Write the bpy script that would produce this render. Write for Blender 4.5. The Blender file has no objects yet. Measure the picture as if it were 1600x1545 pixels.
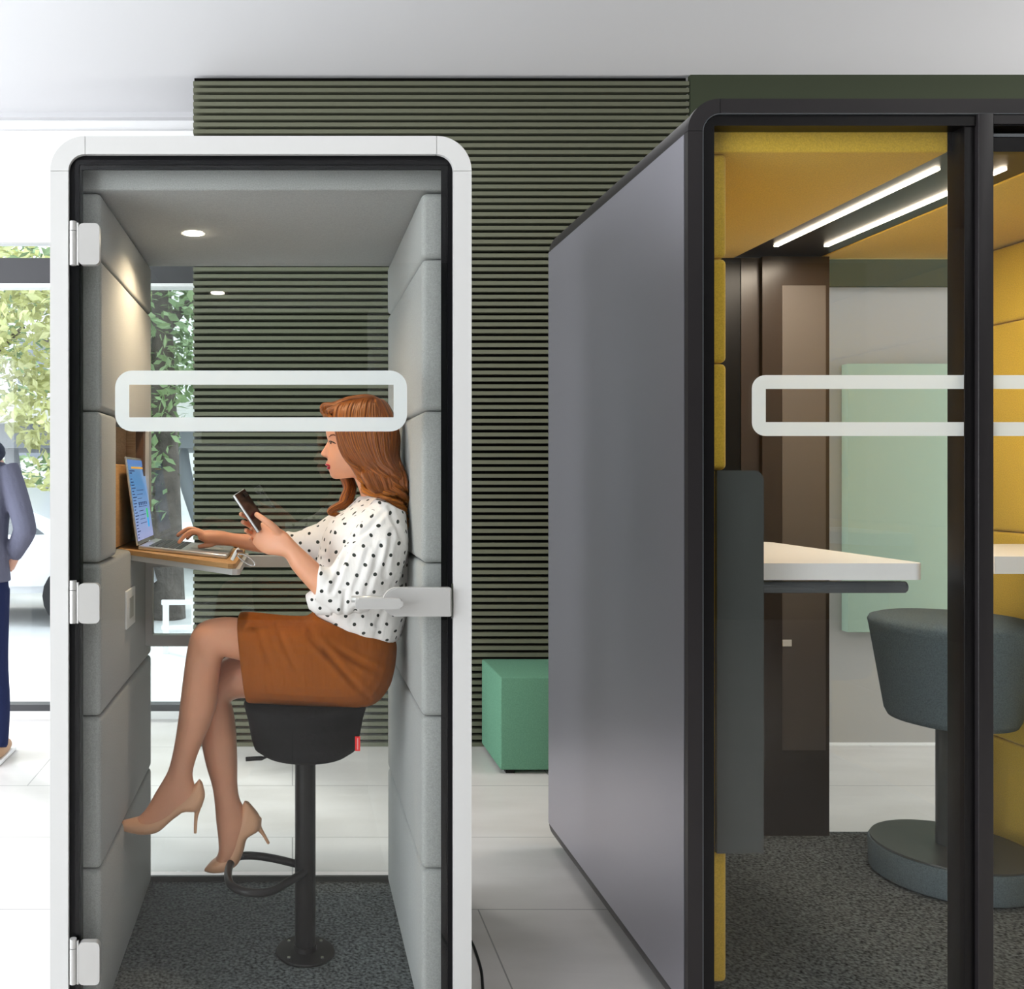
import bpy, bmesh, math, random
from mathutils import Vector, Matrix
from mathutils.bvhtree import BVHTree
random.seed(7)
C = bpy.context.scene.collection
PI = math.pi
V = Vector
F = 1450.0; CX = 457.0; CY = 744.0; H = 1.40

def W(px, py, Y):
    return V(((px - CX) * Y / F, Y, H - (py - CY) * Y / F))

# ------------------------------------------------------------------ materials
MATS = {}
def mat(name, col, rough=0.5, metal=0.0, spec=0.5, bump=None, var=None, sheen=0.0, sss=0.0, coat=0.0, emit=None):
    if name in MATS: return MATS[name]
    m = bpy.data.materials.new(name); m.use_nodes = True
    nt = m.node_tree; b = nt.nodes['Principled BSDF']
    b.inputs['Base Color'].default_value = (*col, 1)
    b.inputs['Roughness'].default_value = rough
    b.inputs['Metallic'].default_value = metal
    b.inputs['Specular IOR Level'].default_value = spec
    if sheen: b.inputs['Sheen Weight'].default_value = sheen
    if coat: b.inputs['Coat Weight'].default_value = coat; b.inputs['Coat Roughness'].default_value = 0.15
    if sss:
        b.inputs['Subsurface Weight'].default_value = sss
        b.inputs['Subsurface Radius'].default_value = (0.02, 0.008, 0.004)
        b.inputs['Subsurface Scale'].default_value = 0.4
    if emit:
        b.inputs['Emission Color'].default_value = (*emit[0], 1); b.inputs['Emission Strength'].default_value = emit[1]
    tc = nt.nodes.new('ShaderNodeTexCoord')
    if var:   # (scale, amount, stretch)
        n = nt.nodes.new('ShaderNodeTexNoise'); n.inputs['Scale'].default_value = var[0]; n.inputs['Detail'].default_value = 4
        mp = nt.nodes.new('ShaderNodeMapping'); mp.inputs['Scale'].default_value = var[2] if len(var) > 2 else (1, 1, 1)
        nt.links.new(tc.outputs['Object'], mp.inputs[0]); nt.links.new(mp.outputs[0], n.inputs['Vector'])
        r = nt.nodes.new('ShaderNodeValToRGB'); a = var[1]
        r.color_ramp.elements[0].position = 0.3; r.color_ramp.elements[1].position = 0.7
        r.color_ramp.elements[0].color = (*[c * (1 - a) for c in col], 1)
        r.color_ramp.elements[1].color = (*[min(1, c * (1 + a)) for c in col], 1)
        nt.links.new(n.outputs['Fac'], r.inputs[0]); nt.links.new(r.outputs[0], b.inputs['Base Color'])
    if bump:  # (scale, strength, distance, stretch)
        n = nt.nodes.new('ShaderNodeTexNoise'); n.inputs['Scale'].default_value = bump[0]; n.inputs['Detail'].default_value = 3
        mp = nt.nodes.new('ShaderNodeMapping'); mp.inputs['Scale'].default_value = bump[3] if len(bump) > 3 else (1, 1, 1)
        nt.links.new(tc.outputs['Object'], mp.inputs[0]); nt.links.new(mp.outputs[0], n.inputs['Vector'])
        bp = nt.nodes.new('ShaderNodeBump'); bp.inputs['Strength'].default_value = bump[1]; bp.inputs['Distance'].default_value = bump[2]
        nt.links.new(n.outputs['Fac'], bp.inputs['Height']); nt.links.new(bp.outputs[0], b.inputs['Normal'])
    MATS[name] = m
    return m

def node_math(nt, op, a, b=None, c=None):
    n = nt.nodes.new('ShaderNodeMath'); n.operation = op
    for i, v in enumerate((a, b, c)):
        if v is None: continue
        if isinstance(v, (int, float)): n.inputs[i].default_value = v
        else: nt.links.new(v, n.inputs[i])
    return n.outputs[0]

def glass_mat(name, tint, refl, rough=0.0):
    m = bpy.data.materials.new(name); m.use_nodes = True
    nt = m.node_tree; nt.nodes.clear()
    o = nt.nodes.new('ShaderNodeOutputMaterial'); mx = nt.nodes.new('ShaderNodeMixShader')
    t = nt.nodes.new('ShaderNodeBsdfTransparent'); t.inputs[0].default_value = (*tint, 1)
    g = nt.nodes.new('ShaderNodeBsdfGlossy'); g.inputs['Roughness'].default_value = rough
    lw = nt.nodes.new('ShaderNodeLayerWeight'); lw.inputs['Blend'].default_value = 0.5
    r0 = ((refl - 1) / (refl + 1)) ** 2
    fr = node_math(nt, 'MULTIPLY_ADD', node_math(nt, 'POWER', lw.outputs['Facing'], 5.0), 1 - r0, r0)
    nt.links.new(fr, mx.inputs[0]); nt.links.new(t.outputs[0], mx.inputs[1]); nt.links.new(g.outputs[0], mx.inputs[2])
    nt.links.new(mx.outputs[0], o.inputs[0]); MATS[name] = m
    return m

def frost_mat():
    m = bpy.data.materials.new('frosted_film'); m.use_nodes = True
    nt = m.node_tree; nt.nodes.clear()
    o = nt.nodes.new('ShaderNodeOutputMaterial')
    d = nt.nodes.new('ShaderNodeBsdfDiffuse'); d.inputs[0].default_value = (0.78, 0.83, 0.84, 1)
    tl = nt.nodes.new('ShaderNodeBsdfTranslucent'); tl.inputs[0].default_value = (0.9, 0.95, 0.97, 1)
    a = nt.nodes.new('ShaderNodeMixShader'); a.inputs[0].default_value = 0.5
    t = nt.nodes.new('ShaderNodeBsdfTransparent'); t.inputs[0].default_value = (0.95, 0.97, 0.97, 1)
    b = nt.nodes.new('ShaderNodeMixShader'); b.inputs[0].default_value = 0.2
    nt.links.new(d.outputs[0], a.inputs[1]); nt.links.new(tl.outputs[0], a.inputs[2])
    nt.links.new(a.outputs[0], b.inputs[1]); nt.links.new(t.outputs[0], b.inputs[2]); nt.links.new(b.outputs[0], o.inputs[0])
    MATS['frost'] = m; return m

def dots_mat():
    m = mat('polka_blouse', (0.86, 0.83, 0.81), 0.75, spec=0.2, bump=(16, 0.5, 0.012, (1.6, 1.0, 0.55)))
    nt = m.node_tree; b = nt.nodes['Principled BSDF']
    tc = nt.nodes.new('ShaderNodeTexCoord'); geo = nt.nodes.new('ShaderNodeNewGeometry')
    nz = nt.nodes.new('ShaderNodeTexNoise'); nz.inputs['Scale'].default_value = 7
    nt.links.new(tc.outputs['Object'], nz.inputs['Vector'])
    sc = nt.nodes.new('ShaderNodeVectorMath'); sc.operation = 'MULTIPLY_ADD'
    nt.links.new(nz.outputs['Color'], sc.inputs[0]); sc.inputs[1].default_value = (0.035,) * 3
    nt.links.new(tc.outputs['Object'], sc.inputs[2])
    sep = nt.nodes.new('ShaderNodeSeparateXYZ'); nt.links.new(sc.outputs[0], sep.inputs[0])
    def grid(u, v):
        P = 0.046; out = []
        for off in (0.0, 0.5):
            fu = node_math(nt, 'SUBTRACT', node_math(nt, 'FRACT', node_math(nt, 'ADD', node_math(nt, 'DIVIDE', u, P), off + 100)), 0.5)
            fv = node_math(nt, 'SUBTRACT', node_math(nt, 'FRACT', node_math(nt, 'ADD', node_math(nt, 'DIVIDE', v, P * 1.1), off + 100)), 0.5)
            d = node_math(nt, 'SQRT', node_math(nt, 'ADD', node_math(nt, 'POWER', fu, 2), node_math(nt, 'POWER', fv, 2)))
            out.append(node_math(nt, 'LESS_THAN', d, 0.1))
        return node_math(nt, 'MAXIMUM', out[0], out[1])
    gxz = grid(sep.outputs[0], sep.outputs[2]); gyz = grid(sep.outputs[1], sep.outputs[2]); gxy = grid(sep.outputs[0], sep.outputs[1])
    ns = nt.nodes.new('ShaderNodeSeparateXYZ'); nt.links.new(geo.outputs['Normal'], ns.inputs[0])
    ax, ay, az = [node_math(nt, 'ABSOLUTE', ns.outputs[i]) for i in range(3)]
    ux = node_math(nt, 'MULTIPLY', node_math(nt, 'GREATER_THAN', ax, node_math(nt, 'MULTIPLY', ay, 1.6)), node_math(nt, 'GREATER_THAN', ax, az))
    uz = node_math(nt, 'MULTIPLY', node_math(nt, 'GREATER_THAN', az, node_math(nt, 'MULTIPLY', ay, 1.6)), node_math(nt, 'GREATER_THAN', az, ax))
    def mixf(f, a, b2):
        return node_math(nt, 'ADD', node_math(nt, 'MULTIPLY', node_math(nt, 'SUBTRACT', 1.0, f), a), node_math(nt, 'MULTIPLY', f, b2))
    g = mixf(uz, mixf(ux, gxz, gyz), gxy)
    mx = nt.nodes.new('ShaderNodeMixRGB'); nt.links.new(g, mx.inputs[0])
    mx.inputs[1].default_value = (0.86, 0.83, 0.81, 1); mx.inputs[2].default_value = (0.035, 0.04, 0.035, 1)
    nt.links.new(mx.outputs[0], b.inputs['Base Color'])
    return m

def wood_mat(name, c1, c2, scale=14):
    m = mat(name, c1, 0.45, spec=0.4)
    nt = m.node_tree; b = nt.nodes['Principled BSDF']
    tc = nt.nodes.new('ShaderNodeTexCoord'); mp = nt.nodes.new('ShaderNodeMapping'); mp.inputs['Scale'].default_value = (1.2, 1.2, 12)
    n = nt.nodes.new('ShaderNodeTexNoise'); n.inputs['Scale'].default_value = scale; n.inputs['Detail'].default_value = 6; n.inputs['Distortion'].default_value = 1.2
    r = nt.nodes.new('ShaderNodeValToRGB'); r.color_ramp.elements[0].position = .35; r.color_ramp.elements[1].position = .65
    r.color_ramp.elements[0].color = (*c1, 1); r.color_ramp.elements[1].color = (*c2, 1)
    nt.links.new(tc.outputs['Object'], mp.inputs[0]); nt.links.new(mp.outputs[0], n.inputs['Vector'])
    nt.links.new(n.outputs['Fac'], r.inputs[0]); nt.links.new(r.outputs[0], b.inputs['Base Color'])
    return m

def floor_mat():
    m = mat('floor_tile', (0.55, 0.53, 0.51), 0.32, spec=0.5)
    nt = m.node_tree; b = nt.nodes['Principled BSDF']
    tc = nt.nodes.new('ShaderNodeTexCoord')
    n = nt.nodes.new('ShaderNodeTexNoise'); n.inputs['Scale'].default_value = 2.2; n.inputs['Detail'].default_value = 7
    mp = nt.nodes.new('ShaderNodeMapping'); mp.inputs['Scale'].default_value = (0.7, 2.0, 1)
    nt.links.new(tc.outputs['Object'], mp.inputs[0]); nt.links.new(mp.outputs[0], n.inputs['Vector'])
    r = nt.nodes.new('ShaderNodeValToRGB'); r.color_ramp.elements[0].position = .3; r.color_ramp.elements[1].position = .7
    r.color_ramp.elements[0].color = (0.56, 0.53, 0.505, 1); r.color_ramp.elements[1].color = (0.69, 0.66, 0.64, 1)
    nt.links.new(n.outputs['Fac'], r.inputs[0])
    bk = nt.nodes.new('ShaderNodeTexBrick'); bk.inputs['Scale'].default_value = 1.0
    bk.inputs['Brick Width'].default_value = 1.2; bk.inputs['Row Height'].default_value = 0.6
    bk.inputs['Mortar Size'].default_value = 0.0025; bk.inputs['Mortar Smooth'].default_value = 0.1; bk.offset = 0.5
    bk.inputs['Mortar'].default_value = (0.3, 0.29, 0.28, 1)
    nt.links.new(r.outputs[0], bk.inputs['Color1']); nt.links.new(r.outputs[0], bk.inputs['Color2'])
    nt.links.new(tc.outputs['Object'], bk.inputs['Vector']); nt.links.new(bk.outputs['Color'], b.inputs['Base Color'])
    return m

WHITE = mat('white_lacquer', (0.58, 0.58, 0.57), 0.35, spec=0.4)
SILVER = mat('pale_silver', (0.50, 0.495, 0.48), 0.3, metal=0.25)
CHROME = mat('chrome', (0.85, 0.86, 0.88), 0.12, metal=1.0)
BLACK = mat('black_gasket', (0.003, 0.003, 0.004), 0.3, spec=0.15)
BLACKM = mat('black_metal', (0.004, 0.0035, 0.004), 0.35, spec=0.25)
DARKSHELL = mat('dark_anodised', (0.014, 0.012, 0.013), 0.38, metal=0.0, spec=0.4)
SIDEPANEL = mat('dark_satin_panel', (0.42, 0.41, 0.46), 0.36, metal=0.9, spec=0.8)
GREYFAB = mat('grey_fabric', (0.33, 0.34, 0.33), 0.95, spec=0.1, bump=(260, 0.25, 0.002), var=(300, 0.12), sheen=0.2)
YELLOW = mat('yellow_fabric', (0.62, 0.405, 0.045), 0.95, spec=0.1, bump=(260, 0.3, 0.002), var=(280, 0.14), sheen=0.2)
CARPET = mat('charcoal_carpet', (0.095, 0.105, 0.105), 1.0, spec=0.05, bump=(120, 0.6, 0.004), var=(110, 0.95))
FELT = mat('black_felt', (0.008, 0.0075, 0.008), 0.95, spec=0.1, bump=(120, 0.2, 0.001), var=(200, 0.4))
BLUEFAB = mat('blue_grey_fabric', (0.115, 0.15, 0.165), 0.95, spec=0.1, bump=(260, 0.35, 0.002), var=(260, 0.22))
GREENFAB = mat('green_fabric', (0.12, 0.265, 0.175), 0.95, spec=0.1, bump=(200, 0.3, 0.002), var=(160, 0.12))
MINT = mat('mint_fabric', (0.40, 0.52, 0.42), 0.95, spec=0.1, bump=(200, 0.2, 0.002))
OLIVE = mat('olive_slat', (0.128, 0.133, 0.090), 0.6, spec=0.3)
OLIVEB = mat('olive_fascia', (0.045, 0.055, 0.032), 0.7, spec=0.2)
GAP = mat('dark_gap', (0.006, 0.0055, 0.004), 0.9, spec=0.1)
GREYWALL = mat('grey_plaster', (0.40, 0.385, 0.37), 0.9, spec=0.1, bump=(60, 0.1, 0.002))
CEIL = mat('ceiling_paint', (0.56, 0.56, 0.575), 0.9, spec=0.1)
WALLW = mat('white_plaster', (0.82, 0.82, 0.82), 0.9, spec=0.1)
WINFRAME = mat('window_frame_grey', (0.045, 0.045, 0.05), 0.5)
BLIND = mat('white_blind', (0.9, 0.9, 0.9), 0.8)
TABLEW = mat('white_laminate', (0.85, 0.85, 0.84), 0.35)
GREYPANEL = mat('graphite_panel', (0.045, 0.05, 0.048), 0.4)
RAIL = mat('steel_rail', (0.12, 0.13, 0.14), 0.35, metal=0.5)
REFLTAUPE = mat('taupe_reflection', (0.115, 0.098, 0.088), 0.5)  # colour of the reflection painted on the meeting booth's column
BROWNGLOSS = mat('dark_brown_gloss', (0.035, 0.025, 0.02), 0.3)
WOOD = wood_mat('oak', (0.52, 0.32, 0.17), (0.66, 0.44, 0.26))
WOODD = wood_mat('oak_edge', (0.50, 0.27, 0.10), (0.60, 0.34, 0.14))
BROWN = mat('brown_edge', (0.12, 0.06, 0.035), 0.5)
SKIN = mat('skin', (0.73, 0.345, 0.205), 0.42, spec=0.4, sss=0.12, var=(9, 0.05))
SKIN2 = mat('man_skin', (0.60, 0.34, 0.25), 0.5, spec=0.3)
LIPS = mat('red_lipstick', (0.45, 0.012, 0.03), 0.3)
LASH = mat('lash_brown', (0.03, 0.012, 0.008), 0.6)
BROW = mat('brow_auburn', (0.16, 0.05, 0.025), 0.7)
SKIRT = mat('rust_wool', (0.25, 0.066, 0.004), 0.75, spec=0.15, bump=(9, 0.45, 0.02, (1.8, 0.5, 0.5)), var=(4, 0.12))
NUDE = mat('nude_leather', (0.78, 0.43, 0.25), 0.35, spec=0.45)
RED = mat('red_tag', (0.85, 0.02, 0.02), 0.6)
GREYHOOD = mat('navy_grey_jersey', (0.13, 0.135, 0.19), 0.95, spec=0.1, bump=(20, 0.4, 0.02))
NAVY = mat('navy_denim', (0.018, 0.025, 0.075), 0.9, spec=0.1, bump=(16, 0.5, 0.02))
NAVYD = mat('dark_navy', (0.02, 0.03, 0.055), 0.95)
TAN = mat('tan_suede', (0.45, 0.28, 0.17), 0.8)
LEAF = mat('leaf_green', (0.22, 0.32, 0.15), 0.6, var=(1.2, 0.35))
LEAFY = mat('leaf_yellow_green', (0.60, 0.62, 0.30), 0.6, var=(1.2, 0.25))
BARK = mat('bark', (0.10, 0.085, 0.075), 0.9, bump=(12, 0.8, 0.05), var=(6, 0.3))
STEEL = mat('viaduct_steel', (0.22, 0.24, 0.27), 0.7)
CONC = mat('pavement', (0.62, 0.62, 0.60), 0.9, var=(1.5, 0.06))
CARPAINT = mat('silver_car_paint', (0.62, 0.64, 0.67), 0.3, metal=0.3)
CARGLASS = mat('car_glass', (0.08, 0.10, 0.11), 0.1)
TYRE = mat('tyre_rubber', (0.02, 0.02, 0.02), 0.8)
FACADE = mat('pale_facade', (0.70, 0.70, 0.68), 0.9)
PHONEB = mat('phone_black', (0.01, 0.01, 0.012), 0.08)
KEYB = mat('keyboard_dark', (0.05, 0.05, 0.055), 0.5)
ALU = mat('laptop_aluminium', (0.70, 0.71, 0.73), 0.28, metal=0.7)
SPOT = mat('spot_lamp', (1, 1, 1), 0.5, emit=((1.0, 0.86, 0.66), 55))
LED = mat('led_strip', (1, 1, 1), 0.5, emit=((1.0, 0.84, 0.64), 17))
FILLW = mat('fill_lamp_glow', (1, 1, 1), 0.5, emit=((1.0, 0.985, 0.96), 3.5))  # glow of the unseen lamps added for fill
GLASS = glass_mat('clear_glass', (0.985, 0.99, 0.985), 1.32)
GLASSR = glass_mat('rear_glass', (0.95, 0.972, 0.965), 1.6)
GLASSW = glass_mat('window_glass', (0.97, 0.98, 0.98), 1.3)
FROST = frost_mat()
DOTS = dots_mat()
FLOORM = floor_mat()

# ------------------------------------------------------------------ mesh helpers
def link(name, me, m=None, parent=None, smooth=False):
    o = bpy.data.objects.new(name, me); C.objects.link(o)
    if m: me.materials.append(m)
    if smooth:
        for p in me.polygons: p.use_smooth = True
    if parent: o.parent = parent
    return o

def obj(name, bm, m, parent=None, smooth=False, angle=None):
    me = bpy.data.meshes.new(name)
    bmesh.ops.recalc_face_normals(bm, faces=bm.faces)
    if angle is not None:
        for f in bm.faces: f.smooth = True
        for e in bm.edges:
            if len(e.link_faces) == 2 and e.calc_face_angle(0) > angle: e.smooth = False
    bm.to_mesh(me); bm.free()
    o = link(name, me, m, parent, smooth)
    return o

def empty(name, loc, label=None, cat=None, group=None, rz=0):
    o = bpy.data.objects.new(name, None); C.objects.link(o); o.location = loc; o.rotation_euler.z = rz
    o.empty_display_size = 0.1
    tag(o, label, cat, group); return o

def tag(o, label=None, cat=None, group=None, kind=None):
    if label: o['label'] = label
    if cat: o['category'] = cat
    if group: o['group'] = group
    if kind: o['kind'] = kind
    return o

def fixparent(root):
    """parts are built in world coordinates: keep them there under a root with an offset"""
    inv = root.matrix_basis.inverted()
    for ch in [o for o in bpy.data.objects if o.parent == root]:
        if not ch.get('_f'):
            ch.matrix_parent_inverse = inv; ch['_f'] = 1

def box(bm, x0, x1, y0, y1, z0, z1, bev=0.0, seg=3, mtx=None):
    vs = [bm.verts.new((x, y, z)) for x in (x0, x1) for y in (y0, y1) for z in (z0, z1)]
    idx = [(0, 1, 3, 2), (4, 6, 7, 5), (0, 4, 5, 1), (2, 3, 7, 6), (0, 2, 6, 4), (1, 5, 7, 3)]
    fs = [bm.faces.new([vs[i] for i in f]) for f in idx]
    bmesh.ops.recalc_face_normals(bm, faces=fs)
    geom = vs
    if bev > 0:
        es = list({e for f in fs for e in f.edges})
        r = bmesh.ops.bevel(bm, geom=es, offset=bev, segments=seg, profile=0.5, affect='EDGES')
        geom = list({v for f in r['faces'] for v in f.verts} | {v for v in vs if v.is_valid})
    if mtx is not None:
        bmesh.ops.transform(bm, matrix=mtx, verts=[v for v in geom if v.is_valid])

def bx(name, dims, m, parent=None, bev=0.0, seg=3):
    bm = bmesh.new(); box(bm, *dims, bev=bev, seg=seg)
    return obj(name, bm, m, parent, angle=0.6 if bev else None)

def frame_axes(pts):
    """parallel transport frames"""
    ts = []
    for i in range(len(pts)):
        a = pts[max(0, i - 1)]; b = pts[min(len(pts) - 1, i + 1)]
        t = (b - a); ts.append(t.normalized() if t.length > 1e-9 else V((0, 0, 1)))
    up = V((0, 0, 1)) if abs(ts[0].z) < 0.9 else V((1, 0, 0))
    n = (up - ts[0] * up.dot(ts[0])).normalized(); out = []
    for t in ts:
        n = n - t * n.dot(t)
        n = n.normalized() if n.length > 1e-6 else V((1, 0, 0))
        out.append((n.copy(), t.cross(n)))
    return out

def rings(bm, rs, cap=True, uvs=None):
    n = len(rs[0]); vr = [[bm.verts.new(p) for p in r] for r in rs]
    for i in range(len(vr) - 1):
        for j in range(n):
            f = bm.faces.new((vr[i][j], vr[i][(j + 1) % n], vr[i + 1][(j + 1) % n], vr[i + 1][j]))
            if uvs is not None:
                L = i / (len(vr) - 1); L2 = (i + 1) / (len(vr) - 1)
                for lp, uvc in zip(f.loops, ((j, L), (j + 1, L), (j + 1, L2), (j, L2))):
                    lp[uvs].uv = (uvc[0] / n, uvc[1])
    if cap:
        bm.faces.new(vr[0]); bm.faces.new(list(reversed(vr[-1])))
    return vr

def tube(bm, pts, r, n=12, cap=True, flat=1.0, uvs=None):
    pts = [V(p) for p in pts]
    if not isinstance(r, (list, tuple)): r = [r] * len(pts)
    ax = frame_axes(pts)
    rs = [[p + (a * math.cos(2 * PI * k / n) + b * flat * math.sin(2 * PI * k / n)) * rr for k in range(n)] for p, rr, (a, b) in zip(pts, r, ax)]
    rings(bm, rs, cap, uvs)

def catmull(pts, per=6):
    pts = [V(p) for p in pts]; out = []
    P = [pts[0] * 2 - pts[1]] + pts + [pts[-1] * 2 - pts[-2]]
    for i in range(1, len(P) - 2):
        for k in range(per):
            t = k / per; a, b, c, d = P[i - 1], P[i], P[i + 1], P[i + 2]
            out.append(0.5 * ((2 * b) + (c - a) * t + (2 * a - 5 * b + 4 * c - d) * t * t + (3 * b - 3 * c + d - a) * t ** 3))
    out.append(pts[-1]); return out

def lathe(bm, prof, cx, cy, n=48):
    rs = [[V((cx + r * math.cos(2 * PI * k / n), cy + r * math.sin(2 * PI * k / n), z)) for k in range(n)] for r, z in prof]
    rings(bm, rs)

def rrect(x0, x1, z0, z1, r, n=8):
    pts = []
    for cx, cz, a0 in ((x1 - r, z1 - r, 0), (x0 + r, z1 - r, PI / 2), (x0 + r, z0 + r, PI), (x1 - r, z0 + r, 1.5 * PI)):
        for k in range(n + 1):
            a = a0 + PI / 2 * k / n; pts.append((cx + r * math.cos(a), cz + r * math.sin(a)))
    return pts

def ring_ext(bm, o, i, y0, y1):
    """frame: outline o minus outline i (same count) extruded in y"""
    n = len(o)
    A = [bm.verts.new((x, y0, z)) for x, z in o]; B = [bm.verts.new((x, y1, z)) for x, z in o]
    D = [bm.verts.new((x, y0, z)) for x, z in i]; E = [bm.verts.new((x, y1, z)) for x, z in i]
    for k in range(n):
        j = (k + 1) % n
        bm.faces.new((A[k], A[j], D[j], D[k])); bm.faces.new((B[k], E[k], E[j], B[j]))
        bm.faces.new((A[k], B[k], B[j], A[j])); bm.faces.new((D[k], D[j], E[j], E[k]))

def prism(bm, outline, y0, y1):
    A = [bm.verts.new((x, y0, z)) for x, z in outline]; B = [bm.verts.new((x, y1, z)) for x, z in outline]
    n = len(A); bm.faces.new(A); bm.faces.new(list(reversed(B)))
    for k in range(n): bm.faces.new((A[k], B[k], B[(k + 1) % n], A[(k + 1) % n]))

def sec_ring(c, u, v, n=28, e=2.0, egg=0.0):
    out = []
    for k in range(n):
        t = 2 * PI * k / n; ct, st = math.cos(t), math.sin(t)
        a = math.copysign(abs(ct) ** (2 / e), ct); b = math.copysign(abs(st) ** (2 / e), st)
        out.append(c + u * a + v * b * (1 - egg * ct))
    return out

def resample(secs, per=4):
    """catmull interpolation over (A, B, w) sections"""
    A = catmull([s[0] for s in secs], per); B = catmull([s[1] for s in secs], per)
    Wd = catmull([V((s[2], 0, 0)) for s in secs], per)
    return [(a, b, max(w.x, 0.002)) for a, b, w in zip(A, B, Wd)]

def psec(bm, secs, Y=None, e=2.0, egg=0.0, per=4, n=28, wave=None):
    """loft from silhouette pixel pairs: (ax, ay, bx, by, halfwidth[, Y]) """
    S = []
    for s in secs:
        y = s[5] if len(s) > 5 else Y
        S.append((W(s[0], s[1], y), W(s[2], s[3], y), s[4]))
    S = resample(S, per) if per > 1 else S
    rs = []
    for i, (a, b, w) in enumerate(S):
        r = sec_ring((a + b) / 2, (a - b) / 2, V((0, w, 0)), n, e, egg)
        if wave: r = [wave(p, i) for p in r]
        rs.append(r)
    rings(bm, rs)

def remesh(name, bm, m, parent, voxel=0.004, smooth=6, fac=0.5, extra=None):
    me = bpy.data.meshes.new(name); bmesh.ops.recalc_face_normals(bm, faces=bm.faces); bm.to_mesh(me); bm.free()
    t = bpy.data.objects.new('tmp', me); C.objects.link(t)
    md = t.modifiers.new('r', 'REMESH'); md.mode = 'VOXEL'; md.voxel_size = voxel; md.use_smooth_shade = True
    if smooth:
        sm = t.modifiers.new('s', 'SMOOTH'); sm.factor = fac; sm.iterations = smooth
    dg = bpy.context.evaluated_depsgraph_get(); ev = t.evaluated_get(dg)
    nm = bpy.data.meshes.new_from_object(ev); bpy.data.objects.remove(t); nm.name = name
    nm.materials.clear()
    if extra:
        pn_ = [(v.co.copy(), v.normal.copy()) for v in nm.vertices]; flat_ = []
        for p_, n_ in pn_: flat_.extend(extra(p_, n_))
        nm.vertices.foreach_set('co', flat_); nm.update()
    return link(name, nm, m, parent, smooth=True)

# ------------------------------------------------------------------ camera
cam = bpy.data.cameras.new('camera'); co = bpy.data.objects.new('camera', cam); C.objects.link(co)
co.location = (0, 0, H); co.rotation_euler = (PI / 2, 0, 0)
cam.sensor_width = 36; cam.sensor_fit = 'HORIZONTAL'; cam.lens = 36 * F / 1600
cam.shift_x = (800 - CX) / 1600; cam.shift_y = -(772.5 - CY) / 1600
cam.clip_start = 0.05; cam.clip_end = 200
bpy.context.scene.camera = co

# ------------------------------------------------------------------ the room
WY = 4.82; WINY = 5.35; CZ = 3.48; RX = 5.6; LX = -4.2; BY = -4.5
def struct(name, dims, m, bev=0):
    return tag(bx(name, dims, m, bev=bev), kind='structure')
struct('floor', (LX - .2, RX + .2, BY - .2, WINY + .12, -0.12, 0), FLOORM)
struct('ceiling', (LX - .2, RX + .2, BY - .2, WINY + .12, CZ, CZ + 0.2), CEIL)
SX0 = -0.513; SX1 = 2.056
bm = bmesh.new(); z = 0.0; P = 0.0357
box(bm, SX0, SX1, WY + .030, WINY + .1, 0, CZ)
tag(obj('wall_back', bm, GAP), kind='structure')
bm = bmesh.new(); k = 0
while z < CZ - 0.02:
    box(bm, SX0 - 0.002, SX1, WY - .012, WY + .031, z, min(z + 0.0195, CZ - 0.004)); z += P; k += 1
tag(obj('trim_1', bm, OLIVE), kind='structure')
struct('trim_2', (SX1 + .006, RX, WY - .012, WY + .1, 2.385, CZ), OLIVEB)
struct('wall_back_right', (SX1, RX, WY + .02, WY + .2, 0, CZ), GREYWALL)
struct('baseboard_back', (SX1, RX, WY + .012, WY + .02, 0, 0.012), TABLEW)
bm = bmesh.new()
box(bm, RX, RX + .15, BY, 3.3, 0, CZ); box(bm, RX, RX + .15, 3.3, WY + .2, 3.1, CZ)
tag(obj('wall_right', bm, GREYWALL), kind='structure')
bm = bmesh.new(); ring_ext(bm, [(3.3, 0), (WY, 0), (WY, 3.1), (3.3, 3.1)], [(3.36, .06), (WY - .06, .06), (WY - .06, 3.04), (3.36, 3.04)], 0, .08)
bmesh.ops.transform(bm, matrix=Matrix(((0, 1, 0, RX + .02), (1, 0, 0, 0), (0, 0, 1, 0), (0, 0, 0, 1))), verts=bm.verts)
tag(obj('window_7', bm, WINFRAME), kind='structure')
# wall behind the camera with two window openings
bm = bmesh.new()
box(bm, LX, RX, BY - .15, BY, 0, .5); box(bm, LX, RX, BY - .15, BY, 3.0, CZ)
box(bm, LX, RX, BY - .15, BY, .5, 3.0)
tag(obj('wall_front', bm, OLIVEB), kind='structure')
# left side: wall of glazing
bm = bmesh.new()
box(bm, LX - .15, LX, BY, WINY, 0, .12); box(bm, LX - .15, LX, BY, WINY, 3.25, CZ)
tag(obj('wall_left', bm, WALLW), kind='structure')
n = 2
for i in range(5):
    y0 = BY + i * (WINY - BY) / 5; y1 = BY + (i + 1) * (WINY - BY) / 5
    bm = bmesh.new(); ring_ext(bm, [(y0, .12), (y1, .12), (y1, 3.25), (y0, 3.25)], [(y0 + .05, .17), (y1 - .05, .17), (y1 - .05, 3.2), (y0 + .05, 3.2)], 0, .08)
    bmesh.ops.transform(bm, matrix=Matrix(((0, 1, 0, LX - .1), (1, 0, 0, 0), (0, 0, 1, 0), (0, 0, 0, 1))), verts=bm.verts)
    w = tag(obj('window_%d' % n, bm, WINFRAME), kind='structure'); n += 1
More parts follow.
